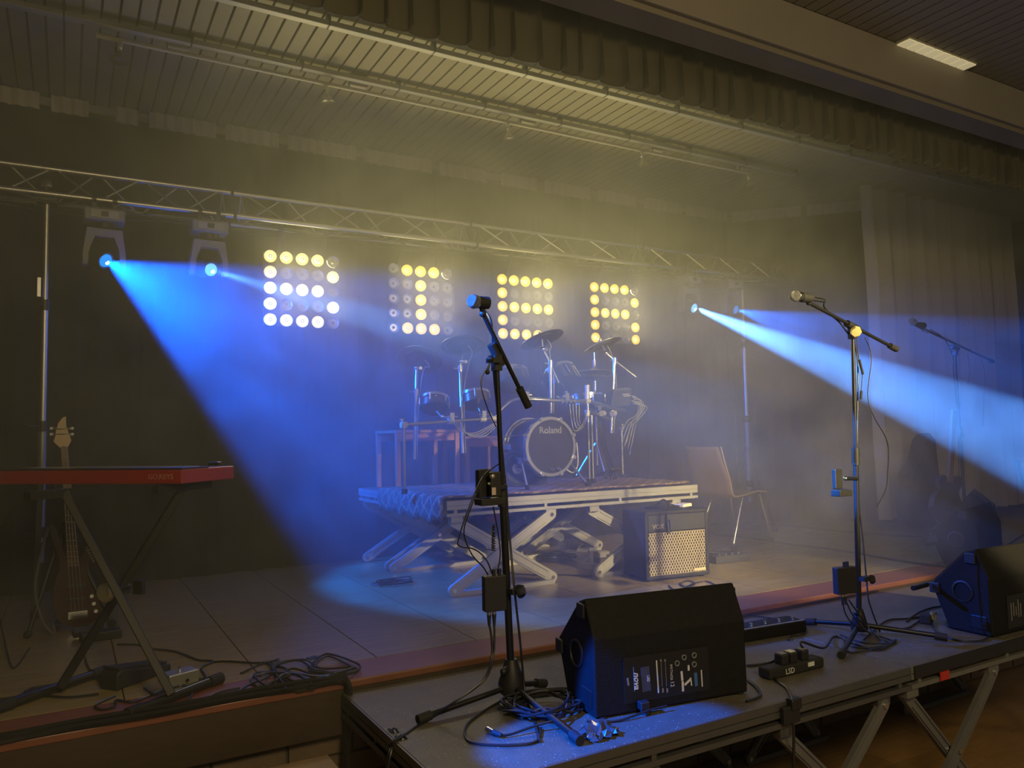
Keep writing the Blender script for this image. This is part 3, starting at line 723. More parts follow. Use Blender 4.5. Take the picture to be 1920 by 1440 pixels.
# cymbals on booms
def cymbal(px, py, y, n, R, post, lab, kind='pad'):
    p = V(px, py, y); n = Vector(n).normalized()
    t = thing('cymbal', (p.x, p.y, p.z), lab, 'cymbal', 'cymbal pads of the drum kit')
    M = along(p, n)
    MB().lathe([(.0001, .022), (.018, .021), (.03, .012), (R*.75, .0), (R, -.010), (R+.002, -.014), (R-.006, -.017), (R*.72, -.008), (.02, .002), (.0001, .002)], 40, M).build('plate', mat('cymbal_rubber', (.075, .08, .085), .42), t)
    MB().lathe([(R*.70, -.0095), (R*.68, -.018), (R*.25, -.012), (.02, -.008), (.0001, -.008)], 36, M).build('underside_cover', mat('cymbal_under', (.03, .031, .034), .5), t)
    MB().lathe([(.012, .022), (.014, .034), (.006, .046), (.0001, .047)], 12, M).build('wing_nut', CHROME, t)
    q = [p + n*-.01] + [V(*a) for a in post]
    b = MB().tube(q[:2], .007, 10).build('tilter_rod', CHROME, t)
    MB().ball(q[1], .02, 12).box(q[1]+Vector((.02, 0, 0)), (.04, .012, .02)).build('tilter', CHROME, t)
    for i in range(1, len(q)-1):
        MB().tube([q[i], q[i+1]], .0095 if i == 1 else .0125, 12).build('boom_arm' if i == 1 else 'stand_tube', CHROME, t)
        if i > 1: MB().tube([q[i]+Vector((0, 0, -.025)), q[i]+Vector((0, 0, .02))], .02, 12).tube([q[i], q[i]+Vector((-.05, 0, .0))], .006, 8).build('boom_joint', CHROME, t)
    cb = curve_pts([p+n*-.012+Vector((.03, -.02, 0)), p+Vector((.06, -.03, -.06)), q[1]+Vector((.04, -.02, -.02)), q[-1].lerp(q[-2], .7)+Vector((.015, -.015, 0)), q[-1]+Vector((.015, -.01, 0))], 5)
    MB().tube(cb, .003, 6).build('lead', mat('lead_grey', (.35, .34, .3), .5), t)
cymbal(787, 672, 4.9, (.32, .42, .85), .155, [(781, 690, 4.88), (780, 735, 4.85), (777, 862, 4.85)], 'dark cymbal pad on the near end stand, tilted steeply in the blue haze')
cymbal(867, 645, 4.75, (.12, .34, .93), .15, [(866, 678, 4.70), (863, 691, 4.68), (868, 850, 4.55)], 'dark cymbal pad beside the boom mic, below the letter E')
cymbal(1015, 634, 4.45, (-.18, .32, .92), .155, [(1018, 655, 4.45), (1032, 682, 4.42), (1033, 775, 4.42)], 'dark cymbal pad overlapping the bottom row of the letter E')
cymbal(1128, 645, 4.6, (-.24, .26, .92), .15, [(1136, 662, 4.6), (1152, 676, 4.58), (1146, 812, 4.58)], 'dark cymbal pad overlapping the bottom row of the letter R')
# boom counter end of the last cymbal
a_, b_ = V(1152, 676, 4.58), V(1186, 702, 4.5)
o = MB().tube([a_, b_], .009, 10).tube([b_, b_+(b_-a_)*.2], .012, 10).build('boom_weight_rod', CHROME); tag(o, 'chrome boom rod sticking out behind the last cymbal stand', 'rod')
a_, b_ = V(1032, 684, 4.42), V(1048, 718, 4.38)
o = MB().tube([a_, b_], .0085, 10).build('boom_weight_rod', CHROME); tag(o, 'chrome boom rod hanging below the middle cymbal joint', 'rod')
# hi-hat
p = V(1115, 696, 4.85); t = thing('hi_hat', (p.x, p.y, ZD), 'pair of thin gold edged hi-hat cymbals on a rod', 'cymbal')
for z, s_, nm in ((0, 1, 'top_cymbal'), (-.045, -1, 'bottom_cymbal')):
    MB().lathe([(.0001, .03*s_), (.022, .025*s_), (.03, .012*s_), (.135, .002*s_), (.137, -.002*s_), (.03, .006*s_), (.0001, .02*s_)], 40, Matrix.Translation(p+Vector((0, 0, z)))).build(nm, mat('hat_bronze', (.40, .33, .2), .35, .7), t)
MB().tube([p+Vector((0, 0, .17)), p+Vector((0, 0, .02))], .004, 8).build('pull_rod', CHROME, t)
MB().tube([p+Vector((0, 0, .03)), p+Vector((0, 0, .085))], .013, 12).build('clutch', mat('clutch', (.45, .38, .33), .4, .6), t)
MB().tube([p+Vector((0, 0, -.05)), Vector((p.x, p.y, ZD+.10))], .0125, 12).build('stand_tube', CHROME, t)
for k in range(3):
    a = .3+2*PI*k/3; h = Vector((p.x, p.y, ZD+.28)); f = Vector((p.x+.17*math.cos(a), p.y+.17*math.sin(a), ZD+.008))
    l = MB().tube([h, f], .008, 8).build('leg', CHROME, t); MB().ball(f+Vector((0, 0, .006)), .014, 8).build('rubber_foot', RUBBER, l)
MB().box((p.x-.02, p.y-.16, ZD+.05), (.09, .24, .012), Matrix.Rotation(-.25, 3, 'X')).build('foot_pedal', SHELL, t, 0, .003)
# tom pads
def tom(px, py, y, R, H, n, lab, lug=6):
    p = V(px, py, y); n = Vector(n).normalized(); M = along(p - n*H/2, n)
    t = thing('tom_pad', tuple(p), lab, 'drum', 'tom pads of the drum kit')
    MB().lathe([(R-.03, 0), (R-.004, .002), (R-.004, H-.01)], 32, M).build('shell', SHELL, t)
    MB().lathe([(R-.004, H-.02), (R+.006, H-.018), (R+.007, H), (R-.004, H+.006), (R-.008, H)], 32, M, True).build('hoop', CHROME, t)
    MB().lathe([(R-.006, H-.002), (.0001, H-.002)], 32, M).build('head', MESHB, t)
    MB().lathe([(R-.002, .004), (.0001, .001)], 32, M).build('base', PLASTIC, t)
    for k in range(lug):
        a = 2*PI*k/lug+.3; q = Vector((math.cos(a)*(R+.004), math.sin(a)*(R+.004), 0))
        MB().tube([M @ (q+Vector((0, 0, .02))), M @ (q+Vector((0, 0, H-.005)))], .006, 8).build('lug', CHROME, t)
    return t, p
toms = [tom(815, 758, 4.62, .095, .075, (.22, .42, .9), 'small tom pad between the first two cymbal stands'),
        tom(893, 750, 4.62, .10, .08, (.12, .38, .92), 'small tom pad beside the tube of the second cymbal stand'),
        tom(962, 712, 4.72, .115, .10, (.15, .5, .85), 'tom pad half hidden behind the boom of the nearest mic stand'),
        tom(1052, 712, 4.62, .125, .13, (-.08, .62, .78), 'larger dark tom pad under the middle cymbals'),
        tom(1098, 752, 4.95, .15, .09, (0, .12, .99), 'snare pad sitting low behind the rack sleeve')]
for (tt, p), (cx, cy, yy) in zip(toms, ((845, 790, 4.5), (905, 786, 4.54), (985, 750, 4.45), (1060, 752, 4.4), (1120, 770, 4.5))):
    q = V(cx, cy, yy); mid = Vector((p.x, p.y-.06, p.z-.07)).lerp(q, .3)
    MB().tube([p+Vector((0, -.03, -.045)), mid, q+Vector((0, 0, .02))], .009, 10).ball(mid, .016, 10).build('mount_arm', CHROME, tt)
    MB().box(q+Vector((0, -.01, .03)), (.03, .035, .05)).tube([q+Vector((-.04, -.02, .03)), q+Vector((.04, -.02, .03))], .005, 8).build('mount_clamp', CHROME, tt, 0)
ordl = ['first', 'second', 'third', 'fourth', 'fifth', 'sixth']
# sound module
p = V(1163, 745, 4.55); t = thing('sound_module', tuple(p), 'black sound module box on a rod behind the last cymbal stand', 'module')
Rm = Rz(.15) @ Matrix.Rotation(.3, 3, 'X') @ Matrix.Rotation(-.08, 3, 'Y')
MB().box(p, (.20, .045, .13), Rm).build('case', mat('module_grey', (.06, .06, .065), .45), t, 0, .012)
for i in range(2):
    MB().box(p+Rm @ Vector((.03+.012*i, -.024, .028-.014*i)), (.07, .002, .004), Rm).build('print_line', WHITEPRINT, t, 0)
MB().tube([p+Vector((0, .03, -.06)), V(1150, 790, 4.6)], .009, 10).build('mount_rod', CHROME, t)
for i in range(6):
    a_ = V(1184+2*(i % 3), 742+3*i, 4.53); b_ = V(1176+3*i, 790+6*(i % 3), 4.6)
    cable('module_lead', [a_, a_+Vector((.05+.012*i, -.02, -.03)), a_.lerp(b_, .6)+Vector((.06-.01*i, -.02, -.02)), b_, b_+Vector((-.06, .0, -.10-.02*i))], .003, ordl[i]+' thin grey lead looping down from the sound module, top one first', group='leads of the sound module', m=mat('lead_grey', (.35, .34, .3), .5))
for i in range(4):
    cable('rack_lead', [V(850+4*i, 790, 4.47), V(862+5*i, 806+3*i, 4.46), V(890+6*i, 812+2*i, 4.48), V(926+3*i, 794, 4.52)], .0028, ordl[i]+' thin pale lead sagging below the rack tube, nearest the tom first', group='leads sagging from the rack', m=mat('lead_grey', (.35, .34, .3), .5))
for i in range(4):
    cable('rack_lead', [V(1068+6*i, 757, 4.38), V(1072+5*i, 790, 4.37), V(1078+6*i, 808-4*i, 4.37), V(1095+2*i, 800-10*i, 4.4)], .003, ordl[i]+' thin lead looping between the bass drum and the rack sleeve', group='leads by the rack sleeve', m=mat('lead_grey', (.35, .34, .3), .5))
for i in range(3):
    cable('rack_lead', [V(1120+3*i, 790, 4.6), V(1126+4*i, 830, 4.6), V(1136+4*i, 860, 4.62), V(1146+5*i, 902-2*i, 4.68)], .0035, ordl[i]+' dark lead running down beside the hi-hat legs', group='leads by the hi-hat legs')
# ------------------------------------------------------------------ floor wedges
def wedge(name, w0, ang, label, zf=-.04, wd=.632, panel=True, sc_=1.0):
    e1 = Vector((math.cos(ang), math.sin(ang), 0)); e2 = Vector((-e1.y, e1.x, 0)); w0 = Vector((w0[0], w0[1], zf))
    t = thing(name, tuple(w0+e1*wd/2+e2*.14), label, 'speaker', None)
    prof = [(0, .004), (.004, .262), (.062, .392), (.108, .376), (.285, .205), (.205, .004)]
    prof = [(a*sc_, b*sc_) for a, b in prof]
    f = lambda u, v, q: w0 + e2*u + Vector((0, 0, v)) + e1*q
    MB().prism(prof, 0, wd, f).build('cabinet', BOXBLACK, t, 0, .007)
    gp = [prof[3], prof[4]]
    n_ = Vector((0, 0, 0)); a, b = [w0+e2*u+Vector((0, 0, v)) for u, v in gp]
    nn = (b-a).cross(e1).normalized(); nn = nn if nn.z > 0 else -nn
    MB().bar(a.lerp(b, .06)+e1*wd/2+nn*.004, a.lerp(b, .94)+e1*wd/2+nn*.004, wd*.94, .008, up=nn).build('grille', mat('grille_mesh', (.02, .02, .021), .5, .5, 0, 8, .6, 400), t, 0)
    for q, s_ in ((0, -1), (wd, 1)):
        for (u, v) in ((.085, .368), (.265, .205)):
            p = w0+e2*u*sc_+Vector((0, 0, v*sc_))+e1*(q+s_*.003)
            c = MB().box(p-Vector((0, 0, .02)), (.012, .05, .05), Rz(ang)).build('corner_guard', PLASTIC, t, 0, .004)
        M = along(w0+e2*.13*sc_+Vector((0, 0, .19*sc_))+e1*(q+s_*.0), e1*s_)
        MB().lathe([(.05, -.002), (.05, .004), (.042, .006), (.04, -.015), (.001, -.02)], 24, M).build('pole_cup', PLASTIC, t)
        MB().box(w0+e2*.06*sc_+Vector((0, 0, .06*sc_))+e1*(q+s_*.001), (.006, .075, .06), Rz(ang)).build('side_plate', STEEL, t, 0, .003)
    for i, dd in enumerate(((.03, .01), (.03, .19), (wd-.03, .01), (wd-.03, .19))):
        p = w0 + e1*dd[0] + e2*dd[1]
        MB().lathe([(.014, 0), (.014, .006)], 10, Matrix.Translation(p-Vector((0, 0, 0)))).build('foot', RUBBER, t)
    return t, w0, e1, e2
t, w0, e1, e2 = wedge('wedge_monitor', (1.555, 2.18), -.1335, 'black wedge monitor with printed rear panel on the nearest folding deck')
def Wp(px, py):
    d = FW + RT*((px-960)/FPX) - UP*((py-720)/FPX); k = (w0-CAM).dot(e2)/d.dot(e2); return CAM + d*k - e2*.0025
rp = MB()
c0, c1 = Wp(1168, 1227), Wp(1330, 1300); cc = (c0+c1)/2
rp.box(cc+e2*.002, ((c1-c0).dot(e1), .003, .155), Rz(-.1335)); rpo = rp.build('rear_panel', mat('rear_panel_black', (.012, .012, .013), .45), t, 0)
DN = Vector((0, 0, -1))
def wtext(txt, px, py, size, m=WHITEPRINT, bold=0.0, shear=0): words('lettering', txt, size, frame(Wp(px, py)-e2*.001, DN, e1), m, rpo, bold, .0004, shear)
def wbar(px0, py0, px1, py1, wpx, m=WHITEPRINT, nm='label_strip'):
    a, b = Wp(px0, py0), Wp(px1, py1); MB().bar(a, b, wpx*.00158, .0012, up=e2).build(nm, m, rpo, 0)
wtext('nova', 1193, 1276, .030, WHITEPRINT, .0008, .25)
wtext('LSD', 1215, 1272, .013)
wbar(1208, 1250, 1212, 1296, 22, mat('blue_label', (.05, .06, .14), .5), 'blue_label')
wtext('LSD', 1214.5, 1272, .013)
wtext('MYTHOS', 1257.5, 1260, .0135); wtext('12', 1259.5, 1282, .021)
wbar(1230, 1238, 1234, 1299, 3); wbar(1176, 1271, 1178, 1285, 4, GREYPRINT); wbar(1187, 1250, 1189, 1296, 1, GREYPRINT)
for x in (1238, 1246):
    wbar(x, 1236, x+.2, 1240, 4, GREYPRINT); wbar(x+.5, 1241, x+3, 1287, 1, GREYPRINT); wbar(x+4, 1290, x+4.5, 1298, 4, GREYPRINT)
wbar(1277, 1258, 1278.5, 1276, 5.5); wbar(1279, 1277, 1280, 1296, 5.5); wbar(1283, 1284, 1294, 1273, 5); wbar(1294, 1270, 1296, 1285, 3)
wbar(1290, 1247, 1290.5, 1257, 5); wbar(1303, 1261, 1305, 1286, 8, mat('blue_socket', (.06, .14, .32), .4), 'blue_socket'); wbar(1314, 1256, 1316, 1287, 3)
for x, y in ((1281, 1232), (1300, 1228), (1300, 1245), (1268, 1243)):
    MB().lathe([(.010, 0), (.010, .004), (.007, .004), (.007, .0)], 14, along(Wp(x, y), -e2), True).build('socket_ring', GREYPRINT, rpo)
cable('speaker_cable', [Wp(1240, 1318)-e2*.03, Wp(1205, 1325)-e2*.035]+[U(1165, 1350, AZ, -.034), U(1128, 1353, AZ, -.034), U(1100, 1352, AZ, -.034)], .004, 'black cable along the foot of the printed wedge')
p = Wp(1200, 1318); o = MB().box(p-e2*.02, (.035, .03, .028), Rz(-.1335)).box(p-e2*.02+Vector((.01, 0, -.03)), (.03, .03, .03), Rz(.4)).build('plug', PLASTIC, None, 0, .004); tag(o, 'black power plugs hanging at the foot of the printed wedge', 'plug')
v2 = U(1736, 1094, AZ, .165)
t2, w02, _, _ = wedge('wedge_monitor', (v2.x+.035, v2.y-.285), -.02, 'black wedge monitor beside the boom stand, dark side towards the viewer')
c_ = Vector((w02.x+.20, w02.y-.003, .06))
rp2 = MB().box(c_, (.16, .004, .15)).build('rear_panel', PLASTIC, t2, 0)
for i in range(5): MB().box((c_.x-.05+.02*i, c_.y-.003, .06+.01*(i % 2)), (.004, .002, .08-.02*(i % 3))).build('label_strip', GREYPRINT, rp2, 0)
MB().tube([U(1738, 1096, AY, v2.y), U(1712, 1103, AY, v2.y-.02)], .012, 10).build('handle', STEEL, t2)
v3 = U(1748, 1003, AZ, .2)
wedge('wedge_monitor', (v3.x+.03, v3.y-.285), .25, 'dark wedge monitor on the stage lino at the foot of the third mic stand', 0.0, .55)

# ------------------------------------------------------------------ guitar amp
a0 = Vector((3.083, 3.755, 0)); ea = -.1175; f1 = Vector((math.cos(ea), math.sin(ea), 0)); f2 = Vector((-f1.y, f1.x, 0)); AW, AD, AH = .472, .265, .425
t = thing('guitar_amp', tuple(a0+f1*AW/2+f2*AD/2), 'black guitar combo amp with diamond grille in front of the riser', 'amplifier')
def Ap(u, d, z): return a0+f1*u+f2*d+Vector((0, 0, z))
R3 = Rz(ea)
MB().box(Ap(AW/2, AD/2+.008, AH/2+.012), (AW, AD-.016, AH-.012), R3).build('cabinet', TOLEX, t, 0, .012)
for (c, s_) in ((Ap(.012, .004, AH/2+.01), (.024, .02, AH-.01)), (Ap(AW-.012, .004, AH/2+.01), (.024, .02, AH-.01)), (Ap(AW/2, .004, AH-.008), (AW, .02, .026)), (Ap(AW/2, .004, .024), (AW, .02, .026))):
    MB().box(c, s_, R3).build('front_edge', TOLEX, t, 0, .008)
bp = MB().box(Ap(AW/2, .003, AH-.07), (AW-.05, .012, .10), R3).build('badge_panel', mat('amp_panel', (.03, .03, .031), .45), t, 0)
words('lettering', 'VOX', .040, frame(Ap(.095, -.0045, AH-.092), f1, (0, 0, 1)), mat('amp_badge', (.5, .46, .36), .3, .6), bp, .0006, .0015)
MB().box(Ap(AW/2, .006, .165), (AW-.05, .008, .268), R3).build('grille_cloth', mat('grille_cloth', (.028, .025, .02), .9), t, 0)
g = MB(); GW, GH, gx0, gz0 = AW-.052, .264, .026, .033; st_ = .0195; sl = 1.75
def clip(u0, s_):
    pts = []
    for zz in (0, GH):
        pass
    a, b = (u0, 0), (u0+s_*GH/sl, GH)
    (ua, za), (ub, zb) = a, b
    def cut(u, z, u2, z2, U_):
        k = (U_-u)/(u2-u); return U_, z+(z2-z)*k
    lo, hi = 0, GW
    if max(ua, ub) <= lo or min(ua, ub) >= hi: return None
    if ua < lo: ua, za = cut(ua, za, ub, zb, lo)
    elif ua > hi: ua, za = cut(ua, za, ub, zb, hi)
    if ub < lo: ub, zb = cut(ub, zb, ua, za, lo)
    elif ub > hi: ub, zb = cut(ub, zb, ua, za, hi)
    return (ua, za), (ub, zb)
n = int((GW+GH/sl)/st_)+2
for s_ in (1, -1):
    for i in range(-1, n):
        u0 = i*st_ - (GH/sl if s_ > 0 else 0)
        q = clip(u0, s_)
        if q: g.bar(Ap(gx0+q[0][0], .0005, gz0+q[0][1]), Ap(gx0+q[1][0], .0005, gz0+q[1][1]), .0042, .0025, up=tuple(f2))
o = g.build('grille_lattice', mat('grille_gold', (.50, .42, .29), .6), t, 0); o['kind'] = 'stuff'
MB().box(Ap(AW-.075, -.003, .052), (.085, .004, .016), R3).build('name_plate', mat('plate_cream', (.6, .52, .36), .4), t, 0)
for u, d in ((.04, .03), (AW-.04, .03), (.04, AD-.03), (AW-.04, AD-.03)): MB().lathe([(.018, 0), (.016, .02)], 12, Matrix.Translation(Ap(u, d, 0))).build('foot', RUBBER, t)
MB().box(Ap(AW/2, AD/2, AH+.012), (.22, .03, .012), R3).build('handle', RUBBER, t, 0, .004)
P_ = [Ap(.14, .10, AH+.02), Ap(.17, .04, AH+.07), Ap(.20, .02, AH+.02), Ap(.155, -.012, AH-.02), Ap(.155, -.016, AH-.10)]
cable('instrument_lead', P_, .0045, 'black lead with a metal plug hanging over the amp front')
o = MB().tube([Ap(.158, -.016, AH-.06), Ap(.166, -.016, AH-.135)], .008, 10, r2=.006).tube([Ap(.178, -.014, AH-.05), Ap(.184, -.014, AH-.11)], .007, 10, r2=.004).build('jack_plug', CHROME); tag(o, 'shiny metal plug hanging next to the amp badge', 'plug')
cable('instrument_lead', loops(Ap(.2, .12, AH+.004), .10, .05, 2.2, .004, 5, .02), .004, 'small heap of thin black lead on top of the amp')
o = MB().box(Ap(.40, .16, AH+.013), (.11, .07, .024), Rz(.3)).build('adapter', WHITEPL, None, 0, .005); tag(o, 'pale small adapter lying on the amp top', 'adapter')
# effects unit beside the amp
p = U(1365, 1052, AZ, .0)
t = thing('effects_unit', tuple(p), 'flat dark effects unit with leads on top, beside the amp', 'effects unit')
MB().box(p+Vector((0, .03, .025)), (.30, .20, .05), Rz(-.12)).build('case', mat('unit_grey', (.07, .07, .065), .4, .4), t, 0, .006)
for i in range(4): MB().lathe([(.012, 0), (.011, .012), (.001, .013)], 12, Matrix.Translation(p+Vector((-.1+.06*i, -.02, .05)))).build('foot_switch', CHROME, t)
cable('patch_lead', loops(p+Vector((.0, .05, .052)), .17, .08, 4, .004, 9, .02), .0035, 'tangle of black leads on the flat effects unit')
cable('instrument_lead', floor_pts([(1253, 1097), (1270, 1107), (1300, 1094), (1325, 1090), (1345, 1100), (1335, 1106), (1300, 1104), (1275, 1095), (1290, 1089), (1303, 1094), (1290, 1104), (1310, 1113), (1350, 1110), (1375, 1118)], .005), .0042, 'loose loops of black lead on the lino in front of the amp')

# ------------------------------------------------------------------ wooden chair
t = thing('shell_chair', (4.75, 4.68, 0), 'bent plywood chair with steel legs beside the drum riser', 'chair')
PLY = mat('plywood', (.27, .16, .075), .4, 0, .15, 9, stretch=(1, 6, 1), coat=.2); PLYE = mat('plywood_edge', (.62, .47, .27), .5)
zt_ = U(1351, 838, AY, 4.49); st0 = U(1378, 931, AY, 4.49); sf0 = U(1437, 922, AY, 4.49)
pp = curve_pts([zt_, U(1360, 873, AY, 4.49), U(1369, 903, AY, 4.49), U(1372, 922, AY, 4.49), st0, U(1392, 929, AY, 4.49), U(1420, 921, AY, 4.49), sf0], 5)
wid = .375; sdir = Vector((-.10, 1, 0)).normalized()
rows = []
L_ = len(pp)
for j in range(9):
    v = j/8; row = []
    for i, q in enumerate(pp):
        w_ = wid*(.9 + .1*min(1, i/8)); bow = -.018*math.sin(PI*v)*(1 if i < L_*.5 else 0)
        e = q + sdir*(w_*v + (wid-w_)/2); e.x += bow*1.0
        row.append(e)
    rows.append(row)
o = MB().grid(rows).build('shell', PLY, t, 60); s_ = o.modifiers.new('ply', 'SOLIDIFY'); s_.thickness = .011
MB().tube([q-sdir*.001+Vector((.002, 0, 0)) for q in pp], .0065, 8).build('shell_edge', PLYE, t)
fr, ff = Vector((4.582, 4.50, 0)), Vector((5.045, 4.52, 0))
for k in range(2):
    o_ = sdir*(.36*k)
    tr, tf = U(1398, 931, AY, 4.51)+sdir*(.03 if k == 0 else -.03)+o_, U(1430, 926, AY, 4.51)+sdir*(.03 if k == 0 else -.03)+o_
    for (a, b) in ((tr, fr+o_), (tf, ff+o_)):
        l = MB().tube([a, b+Vector((0, 0, .012))], .0095, 10).build('leg', CHROME, t); MB().tube([b, b+Vector((0, 0, .025))], .012, 10).build('glide', RUBBER, l)
    MB().tube([tr, tf], .0095, 10).build('seat_rail', CHROME, t)

# ------------------------------------------------------------------ microphone stands
def tripod(name, base, top, feet, zf, label, lower=.55, hub='cone', rl=.0135, ru=.0095):
    base, top = Vector(base), Vector(top)
    t = thing(name, tuple(base), label, 'stand')
    ax = (top-base); mid = base + ax*lower
    MB().tube([base+Vector((0, 0, .06)), mid], rl, 14).build('lower_tube', STEEL, t)
    MB().tube([mid-ax*.02, top], ru, 12).build('upper_tube', STEEL, t)
    MB().tube([mid-ax.normalized()*.05, mid+ax.normalized()*.03], rl+.006, 14).build('height_clutch', PLASTIC, t)
    if hub == 'cone': MB().lathe([(.022, .115), (.03, .09), (.05, .03), (.048, .0), (.035, -.012), (.001, -.014)], 20, Matrix.Translation(base+Vector((0, 0, .028)))).build('hub', PLASTIC, t)
    else: MB().lathe([(.018, .10), (.024, .08), (.04, .02), (.036, .0), (.001, 0)], 16, Matrix.Translation(base+Vector((0, 0, .02)))).build('hub', STEEL, t)
    MB().tube([base+Vector((-.04, -.02, .11)), base+Vector((-.02, -.01, .115))], .012, 10).ball(base+Vector((-.045, -.022, .11)), .014, 10).build('lock_knob', PLASTIC, t)
    for f in feet:
        f = Vector(f); d = (f-base); d.z = 0; d.normalize(); h = base + d*.03 + Vector((0, 0, .045))
        l = MB().tube([h, f+Vector((0, 0, .006))], .011, 10).build('leg', STEEL, t)
        MB().tube([f+(h-f).normalized()*.05+Vector((0, 0, .004)), f+Vector((0, 0, .004))], .0165, 12).build('rubber_foot', RUBBER, l)
    return t
def boom(name, a, b, piv, label, weight=.08, knob=None, r=.0085):
    a, b, piv = Vector(a), Vector(b), Vector(piv); d = (b-a).normalized()
    t = thing(name, tuple(piv), label, 'mic boom')
    MB().tube([a, b-d*weight], r, 12).build('arm', STEEL, t)
    MB().tube([b-d*weight, b], .015, 14).build('counterweight', RUBBER, t)
    MB().tube([piv-d*.045, piv+d*.045], .0175, 14).box(piv+Vector((0, 0, -.03)), (.03, .032, .06)).build('pivot_clutch', PLASTIC, t)
    if knob: MB().lathe([(.024, -.01), (.026, 0), (.024, .012), (.001, .014)], 7, along(piv+Vector(knob), Vector(knob))).build('pivot_knob', mat('knob_pale', (.55, .46, .22), .4), t, 30)
    return t
MICG = mat('mic_grille', (.25, .25, .26), .45, .8, 0, 8, .8, 500)
def mic(p, d, label, L=.165):
    p, d = Vector(p), Vector(d).normalized()
    t = thing('microphone', tuple(p), label, 'microphone'); M = along(p, d)
    MB().lathe([(.011, -L+.03), (.0125, -L+.035), (.0185, -.01), (.021, .0), (.021, .004)], 18, M).build('body', mat('mic_body', (.05, .05, .055), .35, .5), t)
    MB().lathe([(.023, .002), (.0255, .006), (.0255, .012), (.025, .02), (.021, .038), (.012, .047), (.001, .049)], 20, M).build('grille', MICG, t)
    MB().lathe([(.0257, .004), (.0268, .008), (.0257, .012)], 20, M, True).build('grille_band', CHROME, t)
    MB().lathe([(.009, -L-.04), (.011, -L-.02), (.011, -L+.032)], 14, M).build('plug', CHROME, t)
    return t, p - d*(L+.04)
def micclip(p, to, label):
    t = thing('mic_clip', tuple(p), label, 'clip')
    MB().tube([Vector(p)+Vector((0, 0, .0)), Vector(to)], .010, 10).ball(to, .014, 10).build('clip_stem', PLASTIC, t)
    MB().tube([Vector(p)-Vector((.03, 0, 0)), Vector(p)+Vector((.03, 0, 0))], .0225, 12).build('clip_sleeve', RUBBER, t)
ZD1 = -.04
# first stand
b1 = Vector((1.425, 2.52, ZD1)); y1 = 2.5
pv1 = V(931, 665, y1)
tripod('mic_stand', b1, pv1-Vector((0, 0, .05)), [U(783, 1352, AZ, ZD1+.012), U(1022, 1283, AZ, ZD1+.012), U(1088, 1392, AZ, ZD1+.012)], ZD1, 'black tripod mic stand on the nearest folding deck, cable pile at its feet', .62)
boom('mic_boom', V(904, 585, y1-.03), V(991, 763, y1+.02), pv1, 'black boom arm of the nearest stand, tilted steeply with its weight low', .085)
m_, e_ = mic(V(890, 566, y1-.05), (-.62, -.76, -.05), 'microphone lit blue on the nearest boom arm', .12)
micclip(V(902, 567, y1-.045), V(905, 588, y1-.03), 'black clip holding the blue lit microphone')
cable('mic_cable', [e_, e_+Vector((.02, .025, -.01)), V(920, 600, y1), V(924, 640, y1+.02), V(926, 700, y1+.02), V(934, 780, y1+.02), V(943, 860, y1+.03), V(955, 1000, y1+.03), V(965, 1108, y1-.02), V(975, 1200, y1-.02), V(985, 1300, y1-.03), U(1000, 1345, AZ, ZD1+.006), U(1012, 1390, AZ, ZD1+.006)], .0042, 'black mic cable running down the nearest tripod stand')
o = MB().box(V(926, 676, y1-.02), (.05, .03, .018)).ball(V(919, 673, y1-.03), .014, 10).tube([V(919, 676, y1-.03), V(915, 695, y1-.03)], .0035, 8).ball(V(914, 698, y1-.03), .009, 10).build('side_clamp', PLASTIC, None, 40); tag(o, 'small black side clamp with a ball lever below the nearest boom pivot', 'clamp')
cable('thin_lead', [V(920, 680, y1-.03), V(902, 715, y1-.03), V(912, 760, y1-.03), V(930, 800, y1-.0)], .002, 'thin dark lead hanging in a bow beside the nearest stand')
# holder tray with a body pack on it
t = thing('accessory_holder', tuple(V(918, 940, y1-.06)), 'black holder tray clamped on the nearest mic stand pole', 'holder')
c = V(919, 940, y1-.06); k_ = .0018
MB().box(c, (.098, .06, .024)).build('tray', PLASTIC, t, 0, .003)
MB().box(V(897, 908, y1-.035), (.008, .03, .10)).build('side_bracket', PLASTIC, t, 0)
MB().box(V(908, 906, y1-.03), (.05, .006, .10)).build('back_plate', PLASTIC, t, 0)
MB().tube([V(945, 915, y1-.0), V(930, 915, y1-.03)], .012, 10).build('pole_clamp', STEEL, t)
t = thing('body_pack', tuple(V(928, 930, y1-.07)), 'black transmitter pack with a white tag standing in the stand holder', 'transmitter')
MB().box(V(928, 908, y1-.07), (.042, .022, .088)).build('case', PLASTIC, t, 0, .004)
MB().box(V(926, 921, y1-.083), (.016, .001, .026)).build('tag', mat('tag_pinkish', (.5, .4, .36), .6), t, 0)
MB().ball(V(923, 893, y1-.075), .011, 12).build('chrome_cap', mat('cap_satin', (.45, .42, .36), .3, .7), t)
words('lettering', '95', .011, frame(V(917, 907, y1-.084), (1, 0, 0), (0, 0, 1)), WHITEPRINT, t)
cable('body_pack_lead', [V(918, 888, y1-.07), V(905, 900, y1-.06), V(880, 960, y1-.08), V(870, 1000, y1-.08), V(885, 1040, y1-.06), V(905, 1062, y1-.05), V(915, 1078, y1-.04)], .0026, 'thin black lead bowing left from the stand holder to the box below')
cable('body_pack_lead', [V(935, 870, y1-.04), V(905, 895, y1-.08), V(878, 955, y1-.085), V(860, 1010, y1-.08), V(862, 1024, y1-.08), V(890, 1030, y1-.06), V(912, 1050, y1-.05), V(922, 1075, y1-.04)], .0026, 'thin black lead crossing in front of the riser to the box below')
cable('coiled_lead', [Vector(V(925, 985+i*1.1, y1-.05)) + Vector((.006*math.cos(i*1.6), .006*math.sin(i*1.6), 0)) for i in range(44)], .0024, 'short coiled lead beside the nearest stand pole', k=2)
